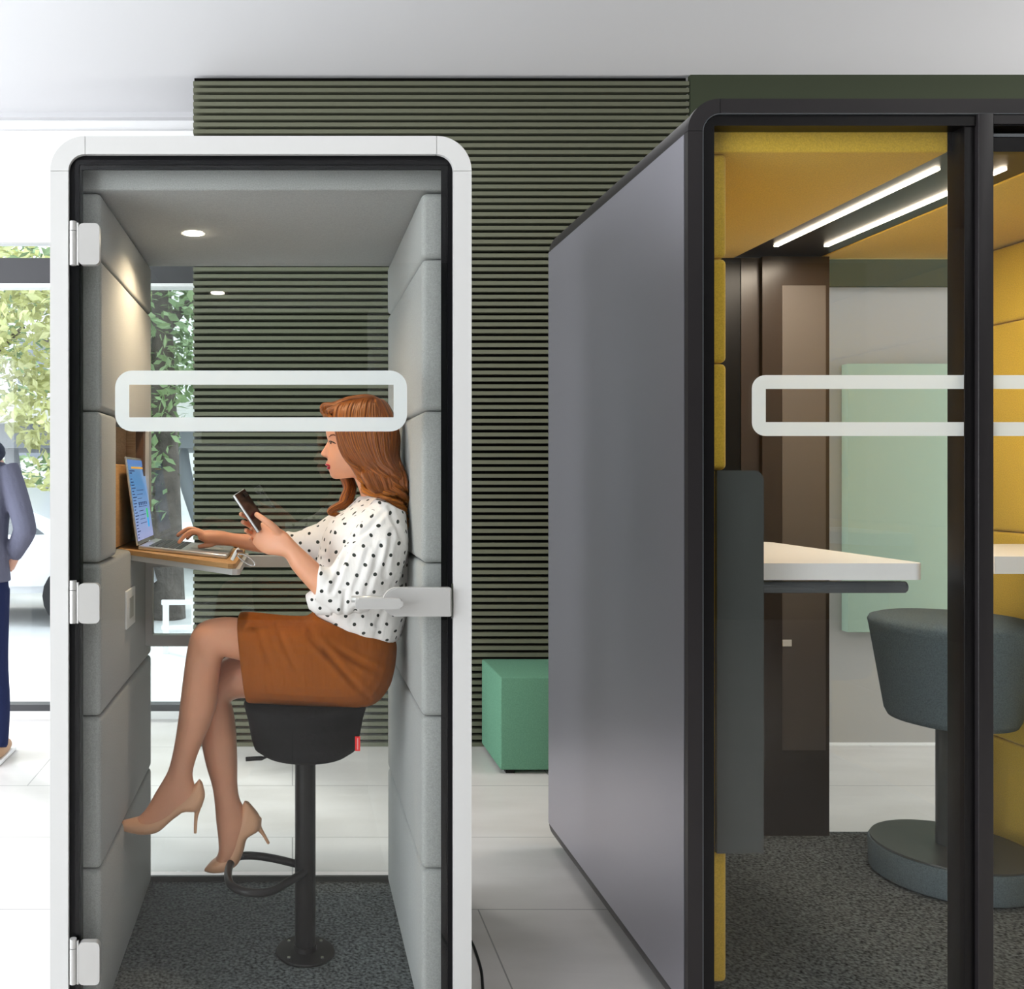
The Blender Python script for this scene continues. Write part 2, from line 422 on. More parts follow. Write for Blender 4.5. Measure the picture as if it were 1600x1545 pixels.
# rear-left window wall seen beside the slats
bm = bmesh.new()
WX1 = SX0 + .0
zt = H + (CY - 378) * WINY / F; zb1 = H + (CY - 403) * WINY / F; zb0 = H + (CY - 443) * WINY / F
zs1 = H - (1101 - CY) * WINY / F; zs0 = H - (1111 - CY) * WINY / F
box(bm, LX, WX1, WINY, WINY + .08, zb0, zb1)
box(bm, LX, WX1, WINY, WINY + .08, zs0, zs1)
for x in (LX + .0, -2.35): box(bm, x, x + .07, WINY, WINY + .08, zs0, zt + .3)
w1 = tag(obj('window_1', bm, WINFRAME), kind='structure')
bx('window_pane', (LX, WX1, WINY + .03, WINY + .036, zs1, zt), GLASSW, w1)
bx('window_sill', (LX, WX1, WINY - .01, WINY + .1, zb0 - .018, zb0), TABLEW, w1)
struct('baseboard_left', (LX, WX1, WINY, WINY + .1, 0, zs0), TABLEW)
struct('wall_back_left', (LX, WX1, WINY, WINY + .1, zt, CZ), WALLW)
struct('trim_3', (LX, WX1, WINY - .04, WINY, zt - .012, zt + .012), TABLEW)
struct('trim_4', (LX, WX1, WINY - .05, WINY, CZ - .03, CZ), CEIL)
b = empty('roller_blind', (-2.3, WINY - .02, zt), 'white roller blind drawn down over the top of the rear window', 'blind')
bx('blind_fabric', (LX + .1, WX1 - .01, WINY - .03, WINY - .02, zt + .02, CZ - .1), BLIND, b)
bx('blind_rail', (LX + .1, WX1 - .01, WINY - .035, WINY - .012, zt + .0125, zt + .0245), BLIND, b); fixparent(b)
# unseen lamps on the ceiling, added to brighten the booths and the room
for x in (-2.2, 0.6, 3.4):
    for y in (-0.3, 1.1, 3.45):
        if x < 0 and y > 3: continue
        e = empty('added_fill_lamp', (x, y, CZ), 'added, unseen square fill lamp %s' % (('by the left glazing', 'in front of the white booth', 'in front of the dark booth')[(-2.2, .6, 3.4).index(x)] + (', nearer the booths' if y == 1.1 else ', nearer the viewer' if y < 0 else ', above the space behind')), 'fill lamp', 'added fill lamps')
        bx('added_lamp_frame', (x - .42, x + .42, y - .42, y + .42, CZ - .03, CZ), TABLEW, e)
        bx('added_lamp_diffuser', (x - .39, x + .39, y - .39, y + .39, CZ - .036, CZ - .03), FILLW, e); fixparent(e)

# ------------------------------------------------------------------ outdoors
tag(bx('ground', (-40, 30, WINY + .12, 60, -.25, -.13), CONC), kind='structure')
def leaves(bm, c, r, n, s):
    for _ in range(n):
        while True:
            p = V((random.uniform(-1, 1), random.uniform(-1, 1), random.uniform(-1, 1)))
            if 0.25 < p.length < 1: break
        p = V((c[0] + p.x * r[0], c[1] + p.y * r[1], c[2] + p.z * r[2]))
        q = Matrix.Rotation(random.uniform(0, 6.28), 3, V((random.gauss(0, 1), random.gauss(0, 1), random.gauss(0, 1))).normalized())
        k = s * random.uniform(.6, 1.3)
        pts = [V((-k, 0, 0)), V((0, -k * .5, 0)), V((k, 0, 0)), V((0, k * .5, k * .15))]
        bm.faces.new([bm.verts.new(p + q @ t) for t in pts])
def tree(x, y, h, tr, blobs, label, lm, s=0.13, lean=0.0):
    e = empty('tree', (x, y, -.13), label, 'tree', 'street trees outside the window')
    bm = bmesh.new()
    tube(bm, catmull([(x, y, -.13), (x + lean * .3, y, h * .3), (x + lean * .6, y, h * .6), (x + lean, y, h)], 5), [tr * (1.15 - .75 * k / 15) for k in range(16)], 12)
    for k in range(5):
        z = h * (.45 + .12 * k); a = random.uniform(0, 6.28)
        tube(bm, catmull([(x + lean * .5, y, z), (x + .5 * math.cos(a), y + .4 * math.sin(a), z + .5), (x + 1.3 * math.cos(a), y + .8 * math.sin(a), z + 1.0)], 4), [tr * .45 * (1 - .08 * k2) for k2 in range(9)], 8)
    obj('trunk', bm, BARK, e, smooth=True)
    bm = bmesh.new()
    for c, r, n in blobs: leaves(bm, c, r, n, s)
    o = obj('crown', bm, lm, e)
    fixparent(e); return e
def PX(px, Y): return (px - CX) * Y / F
def PZ(py, Y): return H - (py - CY) * Y / F
Y1 = 10.0
tree(PX(262, Y1), Y1, 5.2, .17, [((PX(270, Y1), Y1, PZ(500, Y1)), (1.0, .8, 1.1), 1500), ((PX(225, Y1), Y1, PZ(640, Y1)), (.45, .5, .8), 450), ((PX(248, Y1), Y1, PZ(720, Y1)), (.22, .4, .8), 160), ((PX(265, Y1), Y1 + .5, PZ(330, Y1)), (2.2, 1.2, 1.2), 900)],
     'leafy tree with a dark thick trunk right behind the glass, beside the slatted wall', LEAF, .07, -.1)
Y2 = 13.0
Y2 = 12.2
tree(PX(-60, Y2), Y2, 5.5, .16, [((PX(30, Y2), Y2, PZ(500, Y2)), (1.5, 1, .9), 2000), ((PX(60, Y2), Y2, PZ(400, Y2)), (2, 1, .9), 1200), ((PX(60, Y2), Y2, PZ(640, Y2)), (.5, .6, .55), 420), ((PX(62, Y2), Y2, PZ(800, Y2)), (.28, .5, .8), 200)],
     'sunlit yellow-green tree at the far left behind the man', LEAFY, .085, .3)
Y3 = 22.0
tree(PX(120, Y3), Y3, 8, .3, [((PX(150, Y3), Y3, PZ(480, Y3)), (3.2, 1.5, 3.2), 2200), ((PX(60, Y3), Y3, PZ(800, Y3)), (1.6, 1, 1.5), 700)],
     'tall green tree far back across the street, hidden low down by the white booth', LEAF, .16)
# elevated railway
Y4 = 14.5
v = empty('viaduct', (PX(60, Y4), Y4, -.13), 'grey steel elevated railway bridge across the street', 'bridge')
bm = bmesh.new(); box(bm, -30, 14, Y4, Y4 + 3, PZ(700, Y4), PZ(655, Y4)); obj('deck', bm, STEEL, v)
bm = bmesh.new(); box(bm, -30, 14, Y4 - .3, Y4, PZ(662, Y4), PZ(625, Y4)); obj('girder', bm, FACADE, v)
bm = bmesh.new()
for k in range(40): box(bm, -30 + .55 * k * 2, -29.95 + .55 * k * 2, Y4 - .2, Y4, PZ(625, Y4), PZ(590, Y4))
box(bm, -30, 14, Y4 - .2, Y4, PZ(592, Y4), PZ(586, Y4)); obj('railing', bm, FACADE, v)
for px in (45, 178, 320, -120):
    bm = bmesh.new(); x = PX(px, Y4)
    tube(bm, [(x, Y4 + .5, -.13), (x, Y4 + .5, PZ(860, Y4))], .22, 12)
    for s in (-1, 1):
        tube(bm, catmull([(x, Y4 + .5, PZ(890, Y4)), (x + s * .10, Y4 + .5, PZ(830, Y4)), (x + s * .35, Y4 + .5, PZ(750, Y4)), (x + s * .45, Y4 + .5, PZ(690, Y4))], 5), .12, 10)
    obj('pillar', bm, STEEL, v, smooth=True)
fixparent(v)
def car(x, y, label):
    e = empty('car', (x, y, -.13), label, 'car', 'cars passing on the street')
    z0 = -.13
    out = [(x - 2.1, z0 + .3), (x - 2.15, z0 + .75), (x - 1.5, z0 + .88), (x - .9, z0 + 1.35), (x + .6, z0 + 1.4), (x + 1.3, z0 + .92), (x + 2.0, z0 + .82), (x + 2.15, z0 + .35)]
    bm = bmesh.new(); prism(bm, out, y, y + 1.7)
    bmesh.ops.bevel(bm, geom=list(bm.edges), offset=.08, segments=2, affect='EDGES'); obj('car_body', bm, CARPAINT, e, angle=.7)
    bm = bmesh.new(); prism(bm, [(x - 1.3, z0 + .92), (x - .85, z0 + 1.28), (x + .55, z0 + 1.32), (x + 1.05, z0 + .94)], y - .01, y + 1.71); obj('car_window', bm, CARGLASS, e)
    for dx in (-1.35, 1.35):
        for yy in (y - .02, y + 1.55):
            bm = bmesh.new(); tube(bm, [(x + dx, yy, z0 + .32), (x + dx, yy + .17, z0 + .32)], .32, 20); obj('wheel', bm, TYRE, e, angle=.6)
    fixparent(e)
car(PX(-92, 9.4), 9.4, 'pale silver car on the near lane just outside the rear window')
car(PX(90, 18), 18, 'silver car parked under the steel bridge at far left')
g = empty('street_railing', (PX(280, 8), 8, -.13), 'pale low street railing outside the window, in front of the tree trunk', 'railing')
bm = bmesh.new()
box(bm, PX(252, 8), PX(420, 8), 8, 8.05, PZ(945, 8), PZ(938, 8)); obj('top_rail', bm, TABLEW, g)
bm = bmesh.new(); box(bm, PX(252, 8), PX(420, 8), 8, 8.05, PZ(984, 8), PZ(978, 8)); obj('bottom_rail', bm, TABLEW, g)
for k in range(3):
    x = PX(254 + 45 * k, 8); bm = bmesh.new(); box(bm, x, x + .05, 8.005, 8.045, -.13, PZ(945, 8)); obj('post', bm, TABLEW, g)
fixparent(g)
e = empty('building', (-9, 40, -.13), 'pale facade with dark windows behind the bridge at far left', 'building')
bx('facade', (-32, 6, 40, 42, -.13, 14), FACADE, e)
for i in range(12):
    for j in range(3):
        x = -30 + i * 2.6; bx('window', (x, x + 1.2, 39.9, 40.02, 2.2 + j * 3.2, 4.1 + j * 3.2), STEEL, e)
fixparent(e)

# ------------------------------------------------------------------ WHITE PHONE BOOTH
F0 = 2.266; R = 3.17
ox0, ox1, oz1, oz0 = -0.592, 0.4375, 2.231, 0.012
pb = empty('phone_booth', ((ox0 + ox1) / 2, (F0 + R) / 2, 0), 'white framed phone booth with grey padding and glass door, woman sitting inside it', 'office booth')
T = 0.0445
def seg_frame(name, x0, x1, z0, z1, T, r, y0, y1, m, parent, gap=.0012):
    """rounded frame made of straight runs and corner pieces with hairline joints"""
    bm = bmesh.new()
    def quad(pts):
        prism(bm, pts, y0, y1)
    ri = r - T if r > T else .004
    for cx, cz, a0 in ((x1 - r, z1 - r, 0), (x0 + r, z1 - r, PI / 2), (x0 + r, z0 + r, PI), (x1 - r, z0 + r, 1.5 * PI)):
        o = [(cx + r * math.cos(a0 + PI / 2 * k / 10), cz + r * math.sin(a0 + PI / 2 * k / 10)) for k in range(11)]
        i = [(cx + ri * math.cos(a0 + PI / 2 * k / 10), cz + ri * math.sin(a0 + PI / 2 * k / 10)) for k in range(11)]
        for k in range(10):
            A = [bm.verts.new((p[0], y, p[1])) for y in (y0, y1) for p in (o[k], o[k + 1], i[k + 1], i[k])]
            bm.faces.new(A[:4]); bm.faces.new(A[4:][::-1]); bm.faces.new((A[0], A[4], A[5], A[1])); bm.faces.new((A[3], A[2], A[6], A[7]))
            if k == 0: bm.faces.new((A[0], A[3], A[7], A[4]))
            if k == 9: bm.faces.new((A[1], A[5], A[6], A[2]))
    g = gap
    quad([(x0 + r + g, z1), (x1 - r - g, z1), (x1 - r - g, z1 - T), (x0 + r + g, z1 - T)])
    quad([(x0 + r + g, z0 + T), (x1 - r - g, z0 + T), (x1 - r - g, z0), (x0 + r + g, z0)])
    quad([(x0, z1 - r - g), (x0 + T, z1 - r - g), (x0 + T, z0 + r + g), (x0, z0 + r + g)])
    quad([(x1 - T, z1 - r - g), (x1, z1 - r - g), (x1, z0 + r + g), (x1 - T, z0 + r + g)])
    bmesh.ops.remove_doubles(bm, verts=bm.verts, dist=1e-6)
    return obj(name, bm, m, parent, angle=.5)
seg_frame('front_frame', ox0, ox1, oz0, oz1, T, .085, F0, F0 + .03, WHITE, pb)
bm = bmesh.new()
ring_ext(bm, rrect(ox0 + .001, ox1 - .001, oz0 + .001, oz1 - .001, .084), rrect(ox0 + .03, ox1 - .03, oz0 + .004, oz1 - .03, .05), F0 + .0301, R + .04)
obj('outer_shell', bm, WHITE, pb, angle=.5)
bm = bmesh.new()   # black recess around the door
ring_ext(bm, rrect(ox0 + T - .004, ox1 - T + .004, oz0 + T - .02, oz1 - T + .004, .045), rrect(PX(127, 2.30), PX(697, 2.30), .02, PZ(262, 2.30), .004), F0 + .012, F0 + .055)
obj('door_surround', bm, BLACK, pb, angle=.5)
# glass door (in front of the pads) with black edge strip
DY = F0 + .006
door = bx('glass_door', (PX(117, DY), PX(700, DY), DY - .0, DY + .008, .03, PZ(250, DY)), GLASS, pb)
bm = bmesh.new()
ring_ext(bm, [(PX(117, DY), .03), (PX(700, DY), .03), (PX(700, DY), PZ(250, DY)), (PX(117, DY), PZ(250, DY))],
         [(PX(126, DY), .05), (PX(690, DY), .05), (PX(690, DY), PZ(263, DY)), (PX(126, DY), PZ(263, DY))], DY + .0082, DY + .010)
obj('edge_strip', bm, BLACK, door)
bm = bmesh.new()
o = rrect(PX(180, DY), PX(636, DY), PZ(674, DY), PZ(579, DY), .042); i = rrect(PX(202, DY), PX(615, DY), PZ(652, DY), PZ(601, DY), .0015)
ring_ext(bm, o, i, DY - .0012, DY - .0004)
fo = obj('frosted_outline', bm, FROST, door)
for (ya, yb) in ((348, 415), (908, 973), (1466, 1535)):
    za, zb = PZ(yb, F0), PZ(ya, F0)
    bm = bmesh.new(); rr = rrect(PX(124, F0), PX(157, F0), za, zb - .004, .012, 5)
    prism(bm, rr, F0 - .012, F0 + .006)
    h = obj('hinge', bm, SILVER, door, angle=.5)
    bm = bmesh.new(); zz = [za, zb - .022, zb]
    tube(bm, [(PX(115, F0), F0 - .004, za), (PX(115, F0), F0 - .004, zb - .022)], .0085, 16)
    tube(bm, [(PX(115, F0), F0 - .004, zb - .0205), (PX(115, F0), F0 - .004, zb + .002)], .0085, 16)
    tube(bm, [(PX(122.5, F0), F0 - .006, za), (PX(122.5, F0), F0 - .006, zb - .002)], .003, 8)
    obj('hinge_barrel', bm, SILVER, h, angle=.5)
# handle
bm = bmesh.new()
zc0, zc1 = PZ(962, F0), PZ(917, F0); r = (zc1 - zc0) / 2; xl = PX(620, F0); xr = PX(704, F0)
pts = [(xr, zc0 + .002), (xr, zc1 - .002), (xr - .004, zc1)] + [(xl + r * math.cos(a), (zc0 + zc1) / 2 + r * math.sin(a)) for a in [PI / 2 + PI * k / 16 for k in range(17)]] + [(xr - .004, zc0)]
prism(bm, pts[::-1], F0 - .016, F0 + .005)
bmesh.ops.bevel(bm, geom=[e for e in bm.edges if abs(e.verts[0].co.y - e.verts[1].co.y) < 1e-5 and e.verts[0].co.y < F0 - .01], offset=.003, segments=2, affect='EDGES')
hp = obj('lock_plate', bm, SILVER, door, angle=.5)
bm = bmesh.new(); LYv = F0 - .055
prism(bm, rrect(PX(555, LYv), PX(629, LYv), PZ(951, LYv), PZ(934.5, LYv), .007, 6), LYv - .009, LYv + .009)
bmesh.ops.bevel(bm, geom=[e for e in bm.edges if abs(e.verts[0].co.y - e.verts[1].co.y) < 1e-5], offset=.003, segments=2, affect='EDGES')
tube(bm, [(PX(617, LYv), LYv + .005, PZ(943, LYv)), (PX(617, LYv), F0 - .012, PZ(943, LYv))], .009, 16)
obj('lever', bm, SILVER, hp, angle=.5)
bm = bmesh.new(); Yi = F0 + .06
tube(bm, [(PX(549, Yi), Yi, PZ(936, Yi)), (PX(600, Yi), Yi, PZ(936, Yi)), (PX(622, Yi), Yi, PZ(936, Yi)), (PX(622, Yi), F0 + .005, PZ(936, Yi))], [.0085, .0085, .0085, .0085], 12); obj('inner_lever', bm, SILVER, hp, smooth=True)
bx('strike_plate', (PX(705.5, F0), PX(707, F0), F0 - .001, F0 + .014, PZ(966, F0), PZ(912, F0)), CHROME, pb)

# pads
PF = 2.325; zrows = [0.022, .414, .797, 1.182, 1.564, 1.9456, 2.112]
XL = -.48; XR = .325
for a, b in zip(zrows[:-1], zrows[1:]):
    bm = bmesh.new(); box(bm, XR, ox1 - .032, PF, R - .012, a + .0012, b - .0012, bev=.014, seg=4)
    for v in bm.verts:   # pillow bulge
        t = (v.co.z - a) / (b - a); s = (v.co.y - PF) / (R - PF)
        if v.co.x < XR + .03: v.co.x -= .006 * math.sin(PI * min(max(t, 0), 1))
    obj('wall_pad', bm, GREYFAB, pb, angle=.9)
    y1 = R - .012
    if abs(a - 1.182) < .01: y1 = 2.535
    bm = bmesh.new(); box(bm, ox0 + .032, XL, PF, y1, a + .0012, b - .0012, bev=.014, seg=4)
    obj('wall_pad', bm, GREYFAB, pb, angle=.9)
bx('ceiling_pad', (ox0 + .032, ox1 - .032, PF - .005, R - .004, 2.115, 2.199), GREYFAB, pb, bev=.006)
sx, sy = -.292, 2.73
bm = bmesh.new(); lathe(bm, [(.0, 2.1148), (.030, 2.1148), (.036, 2.1135), (.037, 2.1152)], sx, sy, 32)
sp = obj('spotlight', bm, TABLEW, pb, angle=.5)
bm = bmesh.new(); lathe(bm, [(.0, 2.1128), (.026, 2.1128), (.027, 2.1146), (.0, 2.1146)], sx, sy, 32); obj('lamp_lens', bm, SPOT, sp)
bx('carpet', (ox0 + .04, ox1 - .04, F0 + .06, R - .01, .006, .02), CARPET, pb)
rf = bx('rear_glass', (ox0 + .03, ox1 - .03, R, R + .008, .05, 2.2), GLASSR, pb)
bx('rear_sill', (ox0 + .03, ox1 - .03, R - .012, R + .0, .013, .038), GREYPANEL, pb)
# wooden back board, dark return, desk
bb = bx('back_board', (ox0 + .034, -.548, 2.545, 3.06, 1.19, 1.555), WOOD, pb, bev=.003)
bx('board_return', (ox0 + .034, -.518, 3.061, 3.10, 1.19, 1.555), WOOD, bb)
bx('board_edge', (-.5175, -.492, 3.065, 3.10, 1.19, 1.565), BROWN, pb)
bx('board_trim', (ox0 + .034, XL, 3.105, R - .014, 1.185, 1.562), WHITE, pb)
bx('desk_organiser', (-.547, -.522, 2.72, 3.00, 1.188, 1.436), WOODD, pb, bev=.003)
def dz(x): return 1.184 - (x + .53) * .082
def tilt_slab(bm, outline, t0, t1):
    A = [bm.verts.new((x, y, dz(x) - t0)) for x, y in outline]; B = [bm.verts.new((x, y, dz(x) - t1)) for x, y in outline]
    n = len(A); bm.faces.new(A); bm.faces.new(B[::-1])
    for k in range(n): bm.faces.new((A[k], B[k], B[(k + 1) % n], A[(k + 1) % n]))
pn = W(362, 878, 2.60)
outl = [(-.556, 2.83), (-.49, 2.76), (pn.x - .01, 2.595), (pn.x + .003, 2.605), (pn.x + .01, 2.62), (pn.x + .01, R - .02), (-.556, R - .02)]
bm = bmesh.new(); tilt_slab(bm, outl, 0, .014); dk = obj('desk_top', bm, WOODD, pb)
bm = bmesh.new(); tilt_slab(bm, [(x + (.0 if x < -.5 else .012), y - .004) if y < 2.7 else (x + (.0 if x < -.5 else .012), y) for x, y in outl], .0142, .030); obj('desk_underlay', bm, WHITE, dk)
YB = 3.05
bm = bmesh.new(); x0, x1, z0, z1 = PX(222, YB), PX(520, YB), PZ(1008, YB), PZ(868, YB); t = .036
ring_ext(bm, rrect(x0, x1, z0, z1, .03), rrect(x0 + t, x1 - t, z0 + t, z1 - t, .004), YB - .02, YB + .02)
obj('desk_bracket', bm, WHITE, pb, angle=.5)
bm = bmesh.new(); box(bm, XL - .001, XL + .006, 2.66, 2.80, .96, 1.07, bev=.002); so = obj('power_socket', bm, TABLEW, pb, angle=.6)
bm = bmesh.new(); box(bm, XL + .0058, XL + .0075, 2.70, 2.76, .985, 1.045, bev=.0005); obj('socket_insert', bm, SILVER, so)
for x in (ox0 + .1, ox1 - .1):
    for y in (F0 + .12, R - .1):
        bm = bmesh.new(); lathe(bm, [(.025, 0), (.025, .0125)], x, y, 16); obj('levelling_foot', bm, BLACKM, pb)
fixparent(pb)

# power cable
bm = bmesh.new()
tube(bm, catmull([W(736, 1470, 2.80), V((PX(744, 2.72), 2.74, .004)), V((PX(752, 2.62), 2.62, .004)), V((PX(753, 2.50), 2.45, .004)), V((.50, 2.1, .004)), V((.45, 1.7, .004))], 8), .0042, 8)
tag(obj('power_cable', bm, BLACKM, smooth=True), 'thin black power cable curving on the floor beside the white booth', 'cable')
for v in bpy.data.objects['power_cable'].data.vertices: v.co.z = max(v.co.z, 0)

# ------------------------------------------------------------------ DARK MEETING BOOTH
mx0 = 0.9656; mx1 = 2.74; mz1 = 2.322; mz0 = .015; G0 = 2.266; GR = 3.50
mb = empty('meeting_booth', ((mx0 + mx1) / 2, (G0 + GR) / 2, 0), 'large charcoal meeting booth with yellow padded inside, white tables and sliding glass door', 'office booth')
seg_frame('front_frame', mx0, mx1, mz0, mz1, .036, .078, G0, G0 + .02, DARKSHELL, mb)
bm = bmesh.new()
ring_ext(bm, rrect(mx0 + .036, mx1 - .036, mz0 + .036, mz1 - .036, .045), rrect(mx0 + .0376, mx1 - .0376, mz0 + .0376, mz1 - .0376, .0435), G0 - .001, G0 + .02)
obj('bright_bead', bm, RAIL, mb, angle=.5)
# shell: rounded corners (dark) and the large satin side panel
bm = bmesh.new()
ring_ext(bm, rrect(mx0 + .002, mx1 - .002, mz0 + .002, mz1 - .002, .078, 12), rrect(mx0 + .03, mx1 - .03, mz0 + .03, mz1 - .03, .05, 12), G0 + .021, GR)
obj('outer_shell', bm, DARKSHELL, mb, angle=.3)
bx('side_panel', (mx0 - .001, mx0 + .004, G0 + .022, GR - .002, mz0 + .080, mz1 - .080), SIDEPANEL, mb)
bx('side_panel', (mx1 - .004, mx1 + .001, G0 + .022, GR - .002, mz0 + .080, mz1 - .080), SIDEPANEL, mb)
# inner black reveal
bm = bmesh.new()
ring_ext(bm, rrect(mx0 + .0392, mx1 - .0392, mz0 + .02, mz1 - .0392, .042), rrect(PX(1108, 2.3), mx1 - .06, .02, PZ(203, 2.3), .003), G0 + .006, G0 + .05)
obj('reveal', bm, BLACKM, mb, angle=.5)
# mullion
YM = G0 + .01
bx('mullion', (PX(1507, YM), PX(1523, YM), YM, YM + .06, .02, mz1 - .036), BLACKM, mb, bev=.001)
bx('door_stile', (PX(1523.5, YM), PX(1547, YM), YM - .012, YM + .02, .02, PZ(180, YM)), DARKSHELL, mb, bev=.0015)
YD = YM - .002
dr = bx('sliding_door', (PX(1547, YD), mx1 - .05, YD + .002, YD + .01, .03, PZ(225, YD)), GLASS, mb)
bx('door_head', (PX(1547.5, YD), mx1 - .045, YD - .006, YD + .016, PZ(195, YD), PZ(181, YD)), DARKSHELL, dr)
bx('door_top_rail', (PX(1547.5, YD), mx1 - .045, YD + .0, YD + .02, PZ(237, YD), PZ(215, YD)), BLACKM, dr)
bx('door_seal', (PX(1547.5, YD), mx1 - .045, YD - .001, YD + .004, PZ(214, YD), PZ(209, YD)), RAIL, dr)
gl = bx('fixed_glass', (PX(1109, YM), PX(1507, YM), YM + .0, YM + .008, .03, PZ(206, YM)), GLASS, mb)
bm = bmesh.new(); YF = YM - .001
# open-ended outline on the fixed pane, continuing on the door
def cframe(x0, x1, z0, z1, t, r, y0, y1, left=True):
    b = bmesh.new(); ro = [] ; ri = []
    if left:
        for cx, cz, a0, a1 in ((x0 + r, z1 - r, PI / 2, PI), (x0 + r, z0 + r, PI, 1.5 * PI)):
            for k in range(9):
                a = a0 + (a1 - a0) * k / 8; ro.append((cx + r * math.cos(a), cz + r * math.sin(a)))
                ri.append((x0 + t, z1 - t) if cz > (z0 + z1) / 2 else (x0 + t, z0 + t))
        ro = [(x1, z1)] + ro + [(x1, z0)]; ri = [(x1, z1 - t)] + ri + [(x1, z0 + t)]
        ri = [(p[0], p[1]) for p in ri]
        for k in range(len(ro) - 1):
            q = [ro[k], ro[k + 1], ri[k + 1], ri[k]]
            uq = []
            for p in q:
                if p not in uq: uq.append(p)
            prism(b, uq, y0, y1)
    else:
        prism(b, [(x0, z1), (x1, z1), (x1, z1 - t), (x0, z1 - t)], y0, y1); prism(b, [(x0, z0 + t), (x1, z0 + t), (x1, z0), (x0, z0)], y0, y1)
    return b
obj('frosted_outline', cframe(PX(1175, YF), PX(1506, YF), PZ(681, YF), PZ(586, YF), 21.5 * YF / F, .033, YF, YF + .0006), FROST, gl)
obj('frosted_outline', cframe(PX(1548, YD), mx1 - .25, PZ(681, YD), PZ(586, YD), 21.5 * YD / F, .033, YD, YD + .0006, False), FROST, dr)
# left yellow pads (front faces), right yellow pads
PFY = 2.33
lp = [PZ(1537, PFY), PZ(1326, PFY), PZ(1030, PFY), PZ(735, PFY), PZ(567, PFY), PZ(403, PFY), PZ(238, PFY)]
for a, b in zip(lp[:-1], lp[1:]):
    bm = bmesh.new(); box(bm, mx0 + .032, PX(1136.5, PFY), PFY, GR - .06, a + .001, b - .001, bev=.013, seg=4); obj('wall_pad', bm, YELLOW, mb, angle=.9)
XRY = 2.50
rp = [.10, .473, .84, 1.205, 1.575, 1.94, 2.208]
for a, b in zip(rp[:-1], rp[1:]):
    bm = bmesh.new(); box(bm, XRY, mx1 - .032, PFY, GR - .05, a + .001, b - .001, bev=.012, seg=4); obj('wall_pad', bm, YELLOW, mb, angle=.9)
# ceiling pads either side of the light channel
cz = 2.21
CH0, CH1 = 1.64, 1.96
bx('ceiling_pad', (mx0 + .032, CH0, PFY - .01, GR - .03, cz, 2.285), YELLOW, mb, bev=.005)
bx('ceiling_pad', (CH1, mx1 - .032, PFY - .01, GR - .03, cz, 2.285), YELLOW, mb, bev=.005)
ch = bx('light_channel', (CH0 + .001, CH1 - .001, PFY - .01, GR - .03, cz + .004, 2.284), BLACKM, mb)
for x in (1.703, 1.88):
    bm = bmesh.new(); box(bm, x - .0075, x + .0075, 2.45, 3.27, cz - .002, cz + .005, bev=.002); obj('light_strip', bm, LED, ch)
# rear column, rear glass
YC = 3.44
col = bx('media_column', (PX(1187, YC), PX(1291, YC), YC - .02, YC + .03, .02, cz), BROWNGLOSS, mb)
bx('column_reveal', (PX(1158, YC), PX(1186.5, YC), YC - .0, YC + .03, .02, cz), BROWNGLOSS, mb)
bx('column_reveal', (PX(1110, YC), PX(1157.5, YC), YC + .004, YC + .03, .02, cz), BLACKM, mb)
bx('painted_reflection', (PX(1222, YC - .02), PX(1290, YC - .02), YC - .0215, YC - .0205, PZ(1172, YC - .02), PZ(446, YC - .02)), REFLTAUPE, col)  # painted reflection of a grey wall, laid on the glossy column
bx('reflected_door_handle', (PX(1224, YC - .03), PX(1238, YC - .03), YC - .026, YC - .0217, PZ(1010, YC - .03), PZ(1000, YC - .03)), TABLEW, col)  # door handle that belongs to the painted reflection
bx('rear_glass', (PX(1291.5, YC), XRY - .001, YC, YC + .008, .06, cz), GLASSR, mb)
bx('carpet', (mx0 + .04, mx1 - .04, G0 + .05, GR - .04, .03, .075), CARPET, mb)
bx('skirting', (XRY - .02, XRY + .03, 2.4, GR - .06, .075, .12), BLACKM, mb)
# tables
def rounded_slab(bm, x0, x1, y0, y1, z0, z1, rl, rr):
    pts = []
    for cx, cy, a0, r in ((x1 - rr, y1 - rr, 0, rr), (x0 + rl, y1 - rl, PI / 2, rl), (x0 + rl, y0 + rl, PI, rl), (x1 - rr, y0 + rr, 1.5 * PI, rr)):
        for k in range(7):
            a = a0 + PI / 2 * k / 6; pts.append((cx + r * math.cos(a), cy + r * math.sin(a)))
    A = [bm.verts.new((x, y, z0)) for x, y in pts]; B = [bm.verts.new((x, y, z1)) for x, y in pts]
    n = len(A); bm.faces.new(A[::-1]); bm.faces.new(B)
    for k in range(n): bm.faces.new((A[k], A[(k + 1) % n], B[(k + 1) % n], B[k]))
TZ = 1.17; TY = 2.45
bm = bmesh.new(); rounded_slab(bm, 1.11, PX(1447, TY), TY, 3.25, TZ - .044, TZ, .004, .03)
tp = obj('table_top', bm, TABLEW, mb, angle=.5)
Yb = TY + .02
bm = bmesh.new(); tube(bm, [(1.16, Yb + .005, PZ(917, Yb)), (PX(1416, Yb), Yb + .005, PZ(917, Yb))], .0145, 20)
box(bm, 1.16, PX(1413, Yb), Yb - .008, Yb + .016, PZ(926, Yb), PZ(908.5, Yb), bev=.002)
obj('table_rail', bm, RAIL, tp, angle=.5)
YP = 2.345
bm = bmesh.new(); prism(bm, [(PX(1112, YP), PZ(1326, YP)), (PX(1184, YP), PZ(1326, YP))] + [(PX(1184, YP) - .025 + .025 * math.cos(a), PZ(735, YP) - .025 + .025 * math.sin(a)) for a in [PI / 2 * k / 8 for k in range(9)]] + [(PX(1112, YP), PZ(735, YP))], YP - .03, YP - .017)
obj('table_end_panel', bm, GREYPANEL, mb, angle=.5)
bm = bmesh.new(); tq = [(PX(1549, 2.66) + .01, 2.66), (XRY - .001, 2.66), (XRY - .001, 3.15), (2.36, 3.15), (PX(1549, 2.66), 2.69)]
